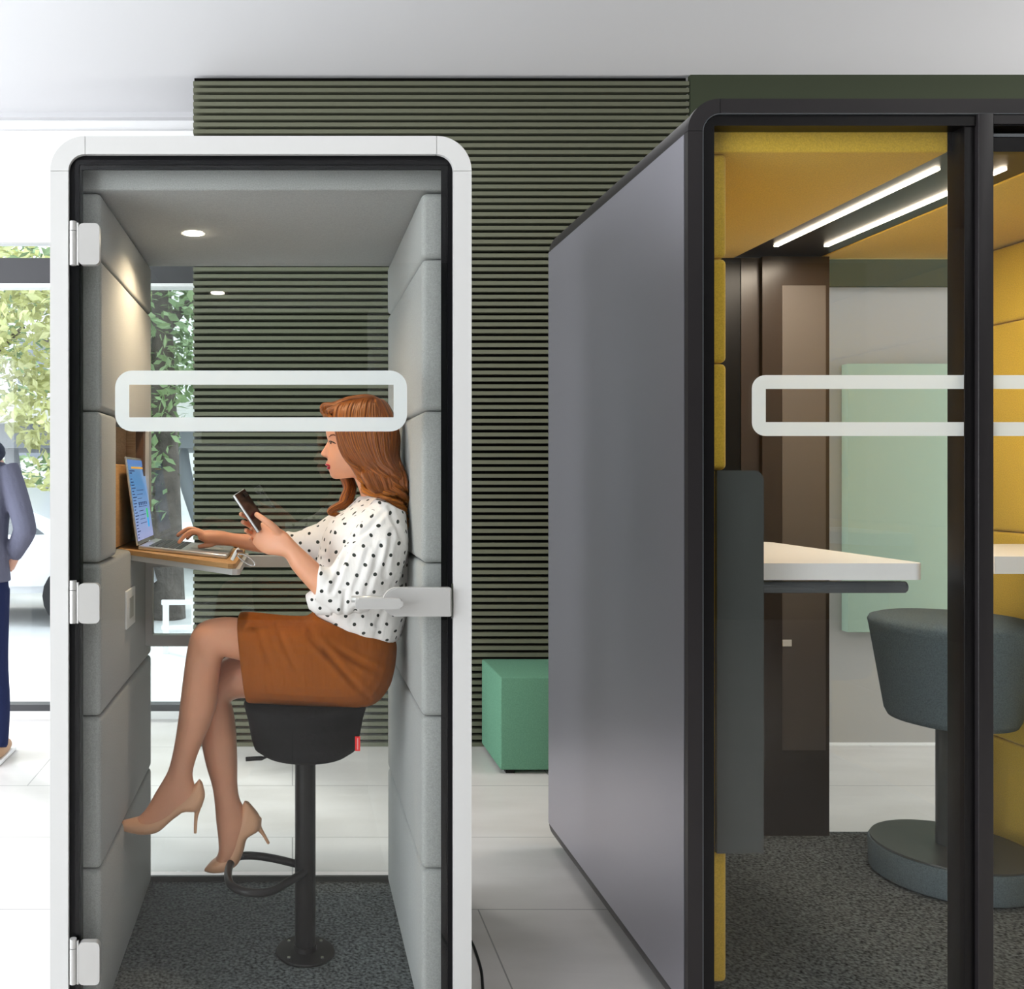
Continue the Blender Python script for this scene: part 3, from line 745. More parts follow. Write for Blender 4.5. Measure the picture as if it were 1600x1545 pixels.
A_ = [bm.verts.new((x, y, TZ - .05)) for x, y in tq]; B_ = [bm.verts.new((x, y, TZ)) for x, y in tq]
bm.faces.new(A_[::-1]); bm.faces.new(B_)
for k in range(5): bm.faces.new((A_[k], A_[(k + 1) % 5], B_[(k + 1) % 5], B_[k]))
obj('table_top', bm, TABLEW, mb, angle=.5)
bm = bmesh.new(); box(bm, XRY - .02, XRY - .0, 2.93, 3.0, .86, .95, bev=.002); obj('power_socket', bm, BLACKM, mb)
for x in (mx0 + .12, mx1 - .12):
    for y in (G0 + .12, GR - .1):
        bm = bmesh.new(); lathe(bm, [(.03, 0), (.03, mz0 + .003)], x, y, 16); obj('levelling_foot', bm, BLACKM, mb)
fixparent(mb)

# ------------------------------------------------------------------ stools
sX, sY = PX(477, 2.69), 2.69
st = empty('bar_stool', (sX, sY, .02), 'black felt round stool on a floor-fixed column with footrest, the woman sits on it', 'stool')
r = 96 / 539
bm = bmesh.new()
lathe(bm, [(0, .590), (.07, .592), (.125, .602), (.148, .618), (.155, .640), (.166, .70), (r, .742), (r - .004, .752), (r - .02, .758), (0, .759)], sX, sY, 56)
obj('seat', bm, FELT, st, smooth=True)
bx('brand_tag', (sX + .138, sX + .152, sY - .096, sY - .091, .632, .672), RED, st)
bx('tag_print', (sX + .1435, sX + .1465, sY - .0965, sY - .0955, .636, .668), mat('tag_white', (.8, .35, .35), .6), st)
bm = bmesh.new(); tube(bm, [(sX, sY, .03), (sX, sY, .592)], .030, 32); obj('column', bm, BLACKM, st, angle=.5)
bm = bmesh.new(); lathe(bm, [(0, .0205), (.085, .0205), (.087, .024), (.084, .028), (.034, .031), (.033, .045), (0, .045)], sX, sY, 48); bp = obj('base_plate', bm, BLACKM, st, angle=.5)
for a in (.8, 2.36, 3.93, 5.5):
    bm = bmesh.new(); lathe(bm, [(0, .027), (.006, .027), (.005, .0315), (0, .032)], sX + .067 * math.cos(a), sY + .067 * math.sin(a), 10); obj('bolt', bm, CHROME, bp)
bm = bmesh.new(); fz = .262
tube(bm, catmull([(sX, sY + .02, fz), (-.06, 2.765, fz), (-.13, 2.785, fz), (-.172, 2.765, fz), (-.185, 2.68, fz), (-.172, 2.585, fz), (-.125, 2.54, fz), (-.06, 2.545, fz), (-.0, 2.62, fz), (sX, sY - .02, fz)], 6), .0115, 14)
obj('footrest', bm, BLACKM, st, smooth=True)
bm = bmesh.new(); YL = 2.66
tube(bm, catmull([W(424, 1172, YL), W(420, 1179, YL), W(412, 1184, YL), W(398, 1185, YL), W(384, 1186, YL)], 4), [.003] * 4 + [.004] * 5 + [.0065] * 8, 10); obj('height_lever', bm, BLACKM, st, smooth=True)
fixparent(st)

cX, cY = PX(1486, 3.06), 3.06
sb = empty('padded_stool', (cX, cY, .075), 'blue-grey upholstered round stool with wide cushioned base inside the charcoal booth', 'stool')
bm = bmesh.new(); lathe(bm, [(0, .585), (.13, .587), (.178, .60), (.188, .62), (.232, .895), (.236, .915), (.230, .928), (.205, .936), (0, .941)], cX, cY, 64); obj('seat', bm, BLUEFAB, sb, smooth=True)
bm = bmesh.new(); tube(bm, [(cX, cY, .17), (cX, cY, .59)], .043, 32); obj('column', bm, GREYPANEL, sb, angle=.5)
bm = bmesh.new(); lathe(bm, [(0, .0755), (.215, .0755), (.232, .085), (.236, .17), (.232, .178), (0, .180)], cX, cY, 64); bs = obj('base', bm, BLUEFAB, sb, angle=.8)
bm = bmesh.new(); lathe(bm, [(0, .1801), (.229, .1801), (.228, .185), (.05, .188), (0, .188)], cX, cY, 64); obj('base_cover', bm, GREYPANEL, bs, angle=.6)
fixparent(sb)

# ottoman
ot = empty('ottoman', (2.0, 4.5, 0), 'green felt cube ottoman on the floor against the olive slatted wall', 'ottoman')
OYf = 4.357; oxl = PX(782, OYf); oxr = oxl + .62
bm = bmesh.new(); box(bm, oxl, oxr, OYf, 4.79, .02, .457, bev=.008, seg=3); obj('cushion_body', bm, GREENFAB, ot, angle=.6)
for x in (oxl + .03, oxr - .07):
    for y in (OYf + .02, 4.72): bx('foot', (x, x + .04, y, y + .04, 0, .021), BLACKM, ot)
fixparent(ot)
# mint wall panel
tag(bx('acoustic_panel', (PX(1325, WY - .04), PX(1325, WY) + 1.0, WY - .04, WY + .019, PZ(988, WY - .04), PZ(568, WY - .04)), MINT, bev=.004), 'tall mint green fabric acoustic panel mounted on the grey wall behind the charcoal booth', 'wall panel')

# ------------------------------------------------------------------ laptop, phone, lanyard
lt = empty('laptop', (-.33, 2.9, dz(-.33)), 'open silver laptop with a blue screen on the wooden booth desk', 'laptop')
ang = math.atan(.082)
hx, hz = -.464, dz(-.464) + .001
LM = Matrix.Translation((hx, 2.79, hz)) @ Matrix.Rotation(ang, 4, 'Y')
bm = bmesh.new(); box(bm, 0, .272, -.0, .325, 0, .012, bev=.003, mtx=LM)
for v in bm.verts: v.co.y -= (v.co.x - hx) * .25
lb = obj('base', bm, ALU, lt, angle=.6)
bm = bmesh.new()
for i in range(14):
    for j in range(5):
        box(bm, .03 + j * .0205, .047 + j * .0205, .02 + i * .0207, .038 + i * .0207, .0122, .0136, mtx=LM)
for v in bm.verts: v.co.y -= (v.co.x - hx) * .25
obj('keyboard', bm, KEYB, lb)
bm = bmesh.new(); box(bm, .15, .245, .10, .225, .0121, .0127, mtx=LM)
for v in bm.verts: v.co.y -= (v.co.x - hx) * .25
obj('trackpad', bm, SILVER, lb)
SM = Matrix.Translation((hx, 2.79, hz + .012)) @ Matrix.Rotation(-math.atan2(.037, .272), 4, 'Y')
bm = bmesh.new(); box(bm, -.006, 0, 0, .325, 0, .27, bev=.002, mtx=SM); lid = obj('lid', bm, ALU, lt, angle=.6)
def screen_mat():
    m = bpy.data.materials.new('laptop_screen'); m.use_nodes = True; nt = m.node_tree; b = nt.nodes['Principled BSDF']
    b.inputs['Roughness'].default_value = .15; b.inputs['Base Color'].default_value = (.01, .01, .01, 1)
    uv = nt.nodes.new('ShaderNodeUVMap'); sep = nt.nodes.new('ShaderNodeSeparateXYZ'); nt.links.new(uv.outputs[0], sep.inputs[0])
    r = nt.nodes.new('ShaderNodeValToRGB'); cr = r.color_ramp
    cr.elements[0].position = 0; cr.elements[0].color = (.40, .42, .72, 1); cr.elements[1].position = 1; cr.elements[1].color = (.12, .28, .55, 1)
    e = cr.elements.new(.3); e.color = (.25, .38, .70, 1); e = cr.elements.new(.7); e.color = (.08, .26, .56, 1)
    nt.links.new(sep.outputs[1], r.inputs[0]); nt.links.new(r.outputs[0], b.inputs['Emission Color']); b.inputs['Emission Strength'].default_value = .85
    return m
SCR = screen_mat()
bm = bmesh.new(); uvl = bm.loops.layers.uv.new('UVMap')
vs = [bm.verts.new(SM @ V((.0004, y, z))) for y, z in ((.008, .012), (.317, .012), (.317, .262), (.008, .262))]
f = bm.faces.new(vs)
for lp_, uvc in zip(f.loops, ((0, 0), (1, 0), (1, 1), (0, 1))): lp_[uvl].uv = uvc
me = bpy.data.meshes.new('screen'); bm.to_mesh(me); bm.free(); scr = link('screen', me, SCR, lid)
def scrmark(name, m, rects):
    bm = bmesh.new()
    for (y0, y1, z0, z1) in rects: box(bm, .0005, .0009, y0, y1, z0, z1, mtx=SM)
    return obj(name, bm, m, scr)
MK = mat('screen_text', (.02, .03, .08), .5, emit=((.02, .05, .15), .8)); MO = mat('screen_orange', (.3, .15, 0), .5, emit=((.8, .38, .05), .8)); MG = mat('screen_green', (0, .2, .05), .5, emit=((.05, .65, .2), .8)); MB = mat('screen_blue', (0, .1, .3), .5, emit=((.05, .45, .9), .8)); MD = mat('screen_bar', (.05, .1, .3), .5, emit=((.10, .22, .50), .8))
rr = [(.02, .11, .225, .229), (.02, .06, .218, .222)]
for k in range(20):
    z = .20 - k * .0095; rr.append((.02, .02 + random.uniform(.02, .07), z, z + .003))
for k in range(9):
    z = .165 - k * .013; rr.append((.10, .10 + random.uniform(.08, .17), z, z + .0018))
for k in range(5): rr.append((.11 + .035 * k, .125 + .035 * k, .118, .128))
scrmark('screen_lines', MK, rr)
scrmark('screen_header', MD, [(.008, .317, .244, .262)])
scrmark('screen_banner', MO, [(.06, .30, .234, .240)])
scrmark('screen_chart', MG, [(.235, .262, .075, .105)]); scrmark('screen_chart', MB, [(.235, .262, .045, .0748)])
fixparent(lt)

ph = empty('smartphone', tuple(W(390, 800, 2.53)), 'black smartphone held up in the woman\'s left hand', 'phone')
a = W(374, 776, 2.50); b = W(405, 822, 2.50)
up = (a - b).normalized(); wd = V((.42, .86, .12)); wd = (wd - up * wd.dot(up)).normalized(); nn = up.cross(wd).normalized()
PM = Matrix((( wd.x, up.x, nn.x, 0), (wd.y, up.y, nn.y, 0), (wd.z, up.z, nn.z, 0), (0, 0, 0, 1)))
ctr = (a + b) / 2 + V((.004, .02, .0))
PM = Matrix.Translation(ctr) @ PM
bm = bmesh.new(); box(bm, -.034, .034, -.058, .062, -.004, .004, bev=.0028, mtx=PM); obj('phone_body', bm, ALU, ph, angle=.6)
bm = bmesh.new(); box(bm, -.0325, .0325, -.0565, .0605, .0041, .0046, bev=0, mtx=PM); box(bm, -.0325, .0325, -.0565, .0605, -.0046, -.0041, bev=0, mtx=PM); obj('phone_glass', bm, PHONEB, ph)
bm = bmesh.new(); box(bm, .008, .026, .040, .052, -.0062, -.0047, bev=.0007, mtx=PM); obj('camera_bump', bm, BLACKM, ph)
fixparent(ph)

ly = empty('lanyard', tuple(W(385, 872, 2.62)), 'small white key lanyard with a metal ring lying at the desk corner', 'lanyard')
YQ = 2.60
bm = bmesh.new(); tube(bm, catmull([W(372, 866, YQ), W(380, 866, YQ), W(391, 872, YQ), W(398, 880, YQ), W(396, 884, YQ), W(387, 881, YQ), W(377, 874, YQ), W(371, 868, YQ)], 5), .0022, 8); obj('ring', bm, CHROME, ly, smooth=True)
bm = bmesh.new(); tube(bm, catmull([W(374, 857, YQ), W(369, 862, YQ), W(365, 870, YQ), W(362, 875, YQ)], 4), .005, 8, flat=.4); obj('strap', bm, TABLEW, ly, smooth=True)
bm = bmesh.new(); p = W(373, 861, YQ); box(bm, p.x - .006, p.x + .012, p.y - .004, p.y + .004, p.z - .004, p.z + .004, bev=.001); obj('buckle', bm, BROWN, ly)
fixparent(ly)

# ------------------------------------------------------------------ THE WOMAN
YC0 = 2.69
wo = empty('person', (sX + .1, YC0, .76), 'ginger-haired woman in polka dot blouse and rust skirt sitting cross-legged on the black stool', 'person')
bm = bmesh.new()
# trunk and neck
psec(bm, [(520, 1078, 590, 1086, .12), (503, 1040, 602, 1060, .15), (503, 990, 606, 1005, .14), (505, 955, 606, 965, .115), (503, 900, 626, 905, .12), (503, 860, 632, 865, .13), (522, 825, 632, 825, .15), (552, 800, 628, 795, .14), (566, 786, 618, 780, .075), (563, 772, 610, 765, .05), (558, 757, 604, 745, .046), (552, 742, 602, 725, .045), (550, 725, 600, 705, .045)], YC0)
# head
psec(bm, [(556, 624, 588, 624, .02), (531, 632, 600, 632, .052), (514, 648, 611, 648, .068), (509, 664, 615, 664, .074), (509.5, 678, 616, 678, .0755), (513, 691, 616, 690, .074), (513, 703, 613, 702, .073), (512, 715, 606, 713, .068), (512.5, 725, 598, 723, .060), (514, 735, 590, 731, .052), (517.5, 743, 578, 739, .042), (524, 748.5, 562, 745, .030)], YC0, e=2.2, egg=.14, per=4, n=40)
# nose, brow ridge, cheek, chin
psec(bm, [(513, 688, 522, 690, .006), (510, 693, 522, 695, .0065), (506, 700, 522, 703, .008), (501.2, 707.5, 520, 711, .0105), (501.8, 711, 518, 714, .012), (506, 714, 516, 716, .009)], YC0, per=3, n=16)
psec(bm, [(509, 721, 520, 722, .012), (509.5, 726, 522, 726, .017), (512, 729, 522, 729, .016), (512, 733, 522, 733, .014), (516, 737, 524, 737, .012)], YC0, per=3, n=16)
psec(bm, [(516, 737, 530, 737, .010), (515.5, 742, 532, 742, .016), (520, 747.5, 534, 747, .014)], YC0, per=3, n=16)
psec(bm, [(511, 682, 524, 684, .036), (514, 686, 526, 688, .034)], YC0, per=2, n=16)
# near (left) leg, crossed over
YN = 2.64
psec(bm, [(560, 995, 575, 1086, .080, 2.65), (480, 985, 480, 1070, .075, 2.66), (420, 972, 420, 1048, .068, 2.65), (378, 966, 384, 1034, .062, 2.65), (345, 964.5, 362, 1028, .058, 2.65), (315, 972, 352, 1026, .056, 2.65), (300, 988, 347, 1032, .053, 2.65), (293, 1012, 344, 1050, .051, 2.66), (288, 1045, 342, 1072, .052, 2.66), (283, 1085, 339, 1100, .053, 2.66), (279, 1120, 329, 1132, .050, 2.66), (274, 1155, 315, 1163, .042, 2.66), (268, 1185, 305, 1190, .035, 2.66), (262, 1205, 301, 1210, .031, 2.66), (254, 1220, 304, 1226, .031, 2.66), (243, 1238, 309, 1244, .031, 2.66), (233, 1256, 286, 1268, .032, 2.66), (223, 1270, 258, 1287, .035, 2.66), (210, 1280, 235, 1298, .034, 2.66), (192, 1286, 205, 1295, .018, 2.66)], e=2.1)
# far (right) leg
psec(bm, [(560, 1000, 565, 1088, .085, 2.75), (470, 1005, 470, 1088, .080, 2.76), (410, 1015, 410, 1089, .072, 2.76), (372, 1020, 376, 1090, .062, 2.76), (345, 1032, 365, 1093, .055, 2.76), (325, 1060, 361, 1098, .052, 2.76), (318, 1092, 364, 1108, .051, 2.76), (315, 1125, 368, 1132, .051, 2.76), (315, 1160, 370, 1162, .047, 2.76), (322, 1195, 371, 1195, .040, 2.76), (330, 1222, 371, 1223, .033, 2.76), (334, 1242, 374, 1246, .031, 2.76), (336, 1262, 383, 1268, .031, 2.76), (338, 1285, 388, 1292, .031, 2.76), (341, 1310, 378, 1320, .033, 2.76), (341, 1332, 364, 1344, .034, 2.76), (333, 1347, 345, 1358, .024, 2.76)], e=2.1)
# near arm: shoulder, elbow, wrist
psec(bm, [(590, 800, 630, 812, .045, 2.56), (570, 850, 615, 865, .045, 2.50), (535, 905, 575, 935, .042, 2.47), (518, 905, 520, 950, .040, 2.47), (505, 888, 497, 934, .038, 2.47), (488, 871, 476, 912, .035, 2.475), (470, 855, 457, 890, .030, 2.48), (458, 843, 446, 872, .026, 2.485), (448, 832, 434, 868, .024, 2.49), (434, 824, 417, 866, .021, 2.50), (419, 818, 402, 857, .019, 2.515), (408, 815, 394, 846, .016, 2.525)], e=2.3)
def finger(pts, r0, r1):
    p = catmull([W(*q) for q in pts], 4); n = len(p)
    tube(bm, p + [p[-1] + (p[-1] - p[-2]).normalized() * r1 * .5], [r0 + (r1 - r0) * k / (n - 1) for k in range(n)] + [r1 * .55], 12)
# phone hand fingers (behind and under the phone) and thumb along its near edge
finger([(414, 825, 2.535), (400, 816, 2.575), (389, 809, 2.580), (376, 803, 2.545)], .0085, .0068)
finger([(410, 834, 2.535), (398, 827, 2.58), (390, 821, 2.585), (379, 815, 2.55)], .0085, .0068)
finger([(408, 843, 2.53), (398, 838, 2.57), (392, 833, 2.575), (384, 828, 2.54)], .0082, .0066)
finger([(408, 852, 2.525), (401, 849, 2.55), (395, 845, 2.555), (391, 840, 2.54)], .0075, .006)
finger([(440, 838, 2.49), (427, 823, 2.475), (413, 812, 2.475), (400, 803, 2.49)], .0115, .0075)
# far arm and typing hand
psec(bm, [(548, 805, 600, 830, .045, 2.84), (510, 830, 530, 870, .042, 2.86), (478, 836, 480, 872, .036, 2.87), (452, 835, 448, 868, .031, 2.87), (420, 834, 418, 865, .028, 2.86), (390, 834, 388, 860, .025, 2.85), (365, 833, 362, 853, .023, 2.84), (345, 829, 341, 852, .031, 2.83), (325, 828, 323, 848, .038, 2.83), (311, 829, 311, 843, .038, 2.83)], e=2.4)
finger([(316, 834, 2.80), (301, 830, 2.795), (290, 836, 2.79), (279, 848, 2.785)], .0088, .0062)
finger([(316, 832, 2.822), (299, 826, 2.82), (288, 829, 2.82), (277, 837, 2.82)], .0088, .0062)
finger([(316, 833, 2.845), (302, 828, 2.845), (292, 832, 2.845), (284, 841, 2.845)], .0085, .006)
finger([(318, 836, 2.868), (308, 832, 2.87), (299, 835, 2.87), (292, 842, 2.87)], .0078, .0056)
finger([(340, 846, 2.82), (328, 851, 2.81), (318, 853, 2.81), (310, 854, 2.81)], .0095, .0066)
body = remesh('body', bm, SKIN, wo, voxel=.0028, smooth=5)

# facial details placed on the skin surface
dg = bpy.context.evaluated_depsgraph_get()
bvh = BVHTree.FromPolygons([v.co.copy() for v in body.data.vertices], [list(p.vertices) for p in body.data.polygons])
camp = V((0, 0, H))
def onskin(px, py, lift=.0):
    d = (W(px, py, 2.0) - camp).normalized(); h = bvh.ray_cast(camp, d)
    if h[0] is None: return W(px, py, YC0)
    return h[0] - d * lift
def mirror(p): return V((p.x, 2 * YC0 - p.y, p.z))
for sgn in (0, 1):
    f = (lambda p: p) if sgn == 0 else mirror
    bm = bmesh.new(); tube(bm, [f(onskin(x, y, .0005)) for x, y in ((514.5, 682.5), (517, 679.8), (521, 679), (525, 680.5), (528.5, 682.5))], [.0013, .0022, .0022, .0017, .0008], 8); obj('eyebrow', bm, BROW, body, smooth=True)
    bm = bmesh.new(); pts = [onskin(x, y, .0004) for x, y in ((513.8, 689), (517, 689.3), (520.5, 690.8), (524.5, 692.8))]; tube(bm, [f(p) for p in pts], [.0012, .0020, .0020, .0012], 8)
    pts = [onskin(515, 690, .0006), onskin(513.2, 691.8, .004)]; tube(bm, [f(p) for p in pts], [.0010, .0003], 6)
    pts = [onskin(518, 690.4, .0006), onskin(516, 693, .0035)]; tube(bm, [f(p) for p in pts], [.0010, .0003], 6)
    obj('eyelashes', bm, LASH, body, smooth=True)
    bm = bmesh.new(); c = f(onskin(517.5, 692, -.0022)); bmesh.ops.create_uvsphere(bm, u_segments=12, v_segments=8, radius=.0036, matrix=Matrix.Translation(c)); obj('eye', bm, LASH, body, smooth=True)
bm = bmesh.new()
psec(bm, [(514, 723.2, 518, 723.4, .006), (507.8, 725.2, 519, 726, .0165), (510.2, 728.2, 521, 728.2, .0205)], YC0, per=3, n=24)
psec(bm, [(511.4, 729.0, 521, 728.8, .0205), (510.2, 731.8, 520, 732, .0160), (514.6, 734.8, 519, 735, .006)], YC0, per=3, n=24)
lips = obj('lips', bm, LIPS, body, smooth=True)

# blouse
def folds(p, nrm):
    px = CX + p.x * F / p.y; py = CY - (p.z - H) * F / p.y
    s = math.sin(p.x * 95 + p.z * 22 + 2 * math.sin(p.z * 17)) * .5 + math.sin(p.x * 51 - p.z * 34 + p.y * 20) * .5
    d = s * .0028
    if p.y < 2.66:   # gathers and the sleeve seam on the near side
        for (ax, ay, bx_, by_, dep, wd) in ((600, 800, 545, 850, .006, 4), (545, 850, 518, 925, .008, 4), (608, 795, 632, 850, .005, 3.5), (612, 830, 600, 900, .005, 4), (596, 850, 572, 925, .005, 4), (575, 860, 550, 930, .004, 4), (540, 925, 535, 960, .006, 3), (620, 900, 590, 975, .005, 4), (556, 950, 548, 975, .004, 4), (575, 800, 530, 830, .003, 4), (520, 820, 505, 860, .004, 4)):
            t = ((px - ax) * (bx_ - ax) + (py - ay) * (by_ - ay)) / ((bx_ - ax) ** 2 + (by_ - ay) ** 2); t = min(1, max(0, t))
            q = math.hypot(px - ax - (bx_ - ax) * t, py - ay - (by_ - ay) * t - 3 * math.sin(t * PI))
            if q < 14: d -= dep * math.exp(-(q / wd) ** 2) * math.sin(PI * min(.95, max(.1, t))); d += dep * .35 * math.exp(-((q - 7) / 4) ** 2)
    return p + nrm * d
bm = bmesh.new()
psec(bm, [(560, 776, 603, 766, .050), (553, 785, 616, 775, .105), (536, 798, 630, 790, .155), (516, 815, 636, 812, .172), (503, 838, 638, 840, .175), (497, 862, 639, 868, .17), (494, 890, 639, 895, .162), (493, 915, 638, 922, .155), (492, 938, 635, 955, .150), (490, 952, 630, 978, .150), (494, 960, 624, 996, .142), (500, 962, 619, 1000, .136)], YC0, e=2.2)
# near sleeve with loose elbow
psec(bm, [(585, 778, 634, 800, .05, 2.58), (562, 805, 637, 835, .065, 2.54), (545, 840, 632, 880, .068, 2.51), (530, 868, 610, 925, .064, 2.485), (517, 884, 575, 955, .058, 2.475), (508, 886, 530, 958, .052, 2.47), (503, 884, 503, 948, .048, 2.47), (500, 881, 493, 940, .044, 2.47), (499, 881, 491, 939, .039, 2.47)], e=2.1)
psec(bm, [(500, 915, 520, 962, .035, 2.48), (487, 922, 497, 960, .036, 2.49), (478, 930, 482, 952, .022, 2.50)], e=2.0)
# far sleeve
psec(bm, [(555, 792, 605, 830, .055, 2.82), (520, 803, 530, 886, .055, 2.85), (488, 820, 492, 876, .050, 2.87), (462, 830, 464, 872, .045, 2.87), (447, 831, 448, 870, .040, 2.87), (444, 833, 445, 868, .034, 2.87)], e=2.1)
blouse = remesh('blouse', bm, DOTS, wo, voxel=.0032, smooth=4, extra=folds)
# cuff seam line, near sleeve
# skirt
def sfold(p, nrm, K=1.8):
    px = CX + p.x * F / p.y; py = CY - (p.z - H) * F / p.y; d = 0
    for (ax, ay, bx_, by_, dep, wd) in ((485, 985, 575, 1090, .006, 5), (515, 1005, 605, 1055, .005, 5), (402, 975, 425, 1045, .004, 4.5), (434, 978, 462, 1045, .004, 4.5), (482, 992, 520, 1030, .004, 4)):
        t = ((px - ax) * (bx_ - ax) + (py - ay) * (by_ - ay)) / ((bx_ - ax) ** 2 + (by_ - ay) ** 2); t = min(1, max(0, t))
        q = math.hypot(px - ax - (bx_ - ax) * t, py - ay - (by_ - ay) * t - 4 * math.sin(t * PI))
        d -= K * dep * math.exp(-(q / wd) ** 2) * math.sin(PI * min(.95, max(.08, t)))
        d += .5 * dep * math.exp(-((q - 9) / 5) ** 2) * math.sin(PI * min(.95, max(.08, t)))
    return p + nrm * d
bm = bmesh.new()
psec(bm, [(490, 957, 616, 996, .135), (485, 962, 618, 1004, .142), (474, 967, 617, 1022, .155), (460, 967, 613, 1045, .165), (447, 966, 603, 1072, .172), (432, 964, 575, 1095, .172), (415, 962, 500, 1096, .168), (398, 960, 430, 1093, .158), (383, 959, 398, 1092, .150), (374, 959.5, 389, 1091, .144), (372.5, 960.5, 387.5, 1090, .140)], YC0, e=3.0)
sk = remesh('skirt', bm, SKIRT, wo, voxel=.0035, smooth=3, extra=sfold)
# shoes
def shoe(secs, Y, heel, hr):
    bm = bmesh.new(); psec(bm, secs, Y, e=2.2, n=24)
    tube(bm, catmull([W(x, y, Y) for x, y in heel], 4), hr, 14)
    return remesh('shoe', bm, NUDE, wo, voxel=.0018, smooth=3)
shoe([(311, 1217, 317, 1226, .012), (306, 1223, 320, 1246, .024), (296, 1233, 308, 1266, .029), (280, 1246, 286, 1268, .030), (262, 1260, 266, 1283, .031), (245, 1268, 248, 1298, .036), (226, 1274, 227, 1302, .0375), (206, 1279, 207, 1300, .029), (192, 1282, 192, 1297, .018), (178, 1287, 179, 1292, .007)],
     2.66, [(309, 1250), (308, 1266), (306, 1280), (305, 1302)], [.018, .016, .014, .011, .009, .0075, .0065, .006, .0055, .005, .005, .0048, .0045])
shoe([(382, 1251, 390, 1255, .012), (377, 1262, 406, 1276, .024), (370, 1282, 405, 1296, .029), (365, 1302, 387, 1308, .030), (362, 1318, 381, 1328, .032), (355, 1332, 372, 1348, .036), (343, 1337, 354, 1359, .036), (331, 1345, 337, 1362, .028), (324, 1352, 327, 1362, .016), (319, 1358, 320, 1361, .005)],
     2.76, [(400, 1280), (404, 1292), (412, 1304), (420, 1318)], [.018, .016, .014, .012, .0095, .008, .007, .006, .0055, .005, .005, .0048, .0045])

# hair
def hair_mat():
    m = bpy.data.materials.new('ginger_hair'); m.use_nodes = True; nt = m.node_tree; b = nt.nodes['Principled BSDF']
    uv = nt.nodes.new('ShaderNodeUVMap'); mp = nt.nodes.new('ShaderNodeMapping'); mp.inputs['Scale'].default_value = (26, 1.2, 1)
    n = nt.nodes.new('ShaderNodeTexNoise'); n.inputs['Scale'].default_value = 1.5; n.inputs['Detail'].default_value = 4
    nt.links.new(uv.outputs[0], mp.inputs[0]); nt.links.new(mp.outputs[0], n.inputs['Vector'])
    r = nt.nodes.new('ShaderNodeValToRGB'); cr = r.color_ramp
    cr.elements[0].position = .32; cr.elements[0].color = (.035, .006, .002, 1); cr.elements[1].position = .70; cr.elements[1].color = (.62, .20, .022, 1)
    e = cr.elements.new(.5); e.color = (.22, .052, .006, 1)
    nt.links.new(n.outputs['Fac'], r.inputs[0]); sp2 = nt.nodes.new('ShaderNodeSeparateXYZ'); nt.links.new(uv.outputs[0], sp2.inputs[0])
    gold = nt.nodes.new('ShaderNodeMixRGB'); gold.blend_type = 'MULTIPLY'; gold.inputs[2].default_value = (1.9, 2.1, 1.6, 1)
    nt.links.new(node_math(nt, 'MULTIPLY', node_math(nt, 'POWER', sp2.outputs[1], 3.0), .8), gold.inputs[0]); nt.links.new(r.outputs[0], gold.inputs[1])
    nt.links.new(gold.outputs[0], b.inputs['Base Color'])
    b.inputs['Roughness'].default_value = .34; b.inputs['Specular IOR Level'].default_value = .5
    bp = nt.nodes.new('ShaderNodeBump'); bp.inputs['Strength'].default_value = .8; bp.inputs['Distance'].default_value = .004
    nt.links.new(n.outputs['Fac'], bp.inputs['Height']); nt.links.new(bp.outputs[0], b.inputs['Normal'])
    return m
HAIR = hair_mat()
bm = bmesh.new(); uvl = bm.loops.layers.uv.new('UVMap')
def cap_sections(bm, secs, e=2.2, egg=.0, n=40):
    S = resample([(W(s[0], s[1], YC0), W(s[2], s[3], YC0), s[4]) for s in secs], 4)
    rings(bm, [sec_ring((a + b) / 2, (a - b) / 2, V((0, w, 0)), n, e, egg) for a, b, w in S], uvs=uvl)
cap_sections(bm, [(562, 621, 588, 621, .02), (536, 626, 603, 627, .056), (524, 640, 613, 642, .076), (524, 655, 619, 658, .084), (531, 672, 622, 676, .087), (538, 695, 621, 700, .087), (552, 718, 619, 720, .083), (575, 735, 624, 740, .078), (588, 752, 630, 758, .075), (598, 768, 632, 774, .065)])
guides = [
 [(562, 624, 2.675), (530, 634, 2.635), (524, 655, 2.622), (529, 678, 2.612), (535, 700, 2.605), (546, 722, 2.598), (562, 738, 2.590), (566, 752, 2.578), (573, 766, 2.568), (588, 773, 2.572)],
 [(570, 622, 2.675), (545, 633, 2.62), (540, 660, 2.605), (547, 692, 2.600), (560, 718, 2.592), (574, 735, 2.582), (578, 752, 2.566), (588, 768, 2.560), (603, 775, 2.562), (618, 779, 2.57)],
 [(578, 621, 2.675), (565, 632, 2.615), (560, 665, 2.598), (568, 702, 2.595), (580, 726, 2.588), (592, 740, 2.572), (597, 757, 2.560), (608, 770, 2.558), (622, 782, 2.57), (630, 800, 2.585)],
 [(584, 622, 2.68), (582, 635, 2.62), (582, 672, 2.600), (588, 708, 2.598), (598, 728, 2.592), (610, 740, 2.575), (616, 757, 2.566), (624, 772, 2.57), (631, 792, 2.585), (634, 812, 2.60)],
 [(590, 624, 2.68), (598, 645, 2.635), (602, 680, 2.618), (605, 712, 2.615), (614, 732, 2.602), (624, 745, 2.590), (628, 762, 2.588), (632, 780, 2.595), (635, 805, 2.61), (636, 826, 2.62)],
 [(594, 627, 2.69), (610, 650, 2.662), (618, 680, 2.655), (618, 712, 2.650), (624, 732, 2.635), (632, 748, 2.625), (633, 768, 2.628), (634, 790, 2.635), (636, 815, 2.64), (636, 836, 2.65)],
 [(594, 627, 2.69), (612, 652, 2.69), (621, 682, 2.69), (620, 712, 2.69), (626, 732, 2.69), (633, 750, 2.69), (634, 770, 2.69), (635, 792, 2.69), (637, 815, 2.69), (636, 832, 2.69)],
]
def lerpg(g1, g2, t): return [tuple(a + (b - a) * t for a, b in zip(p, q)) for p, q in zip(g1, g2)]
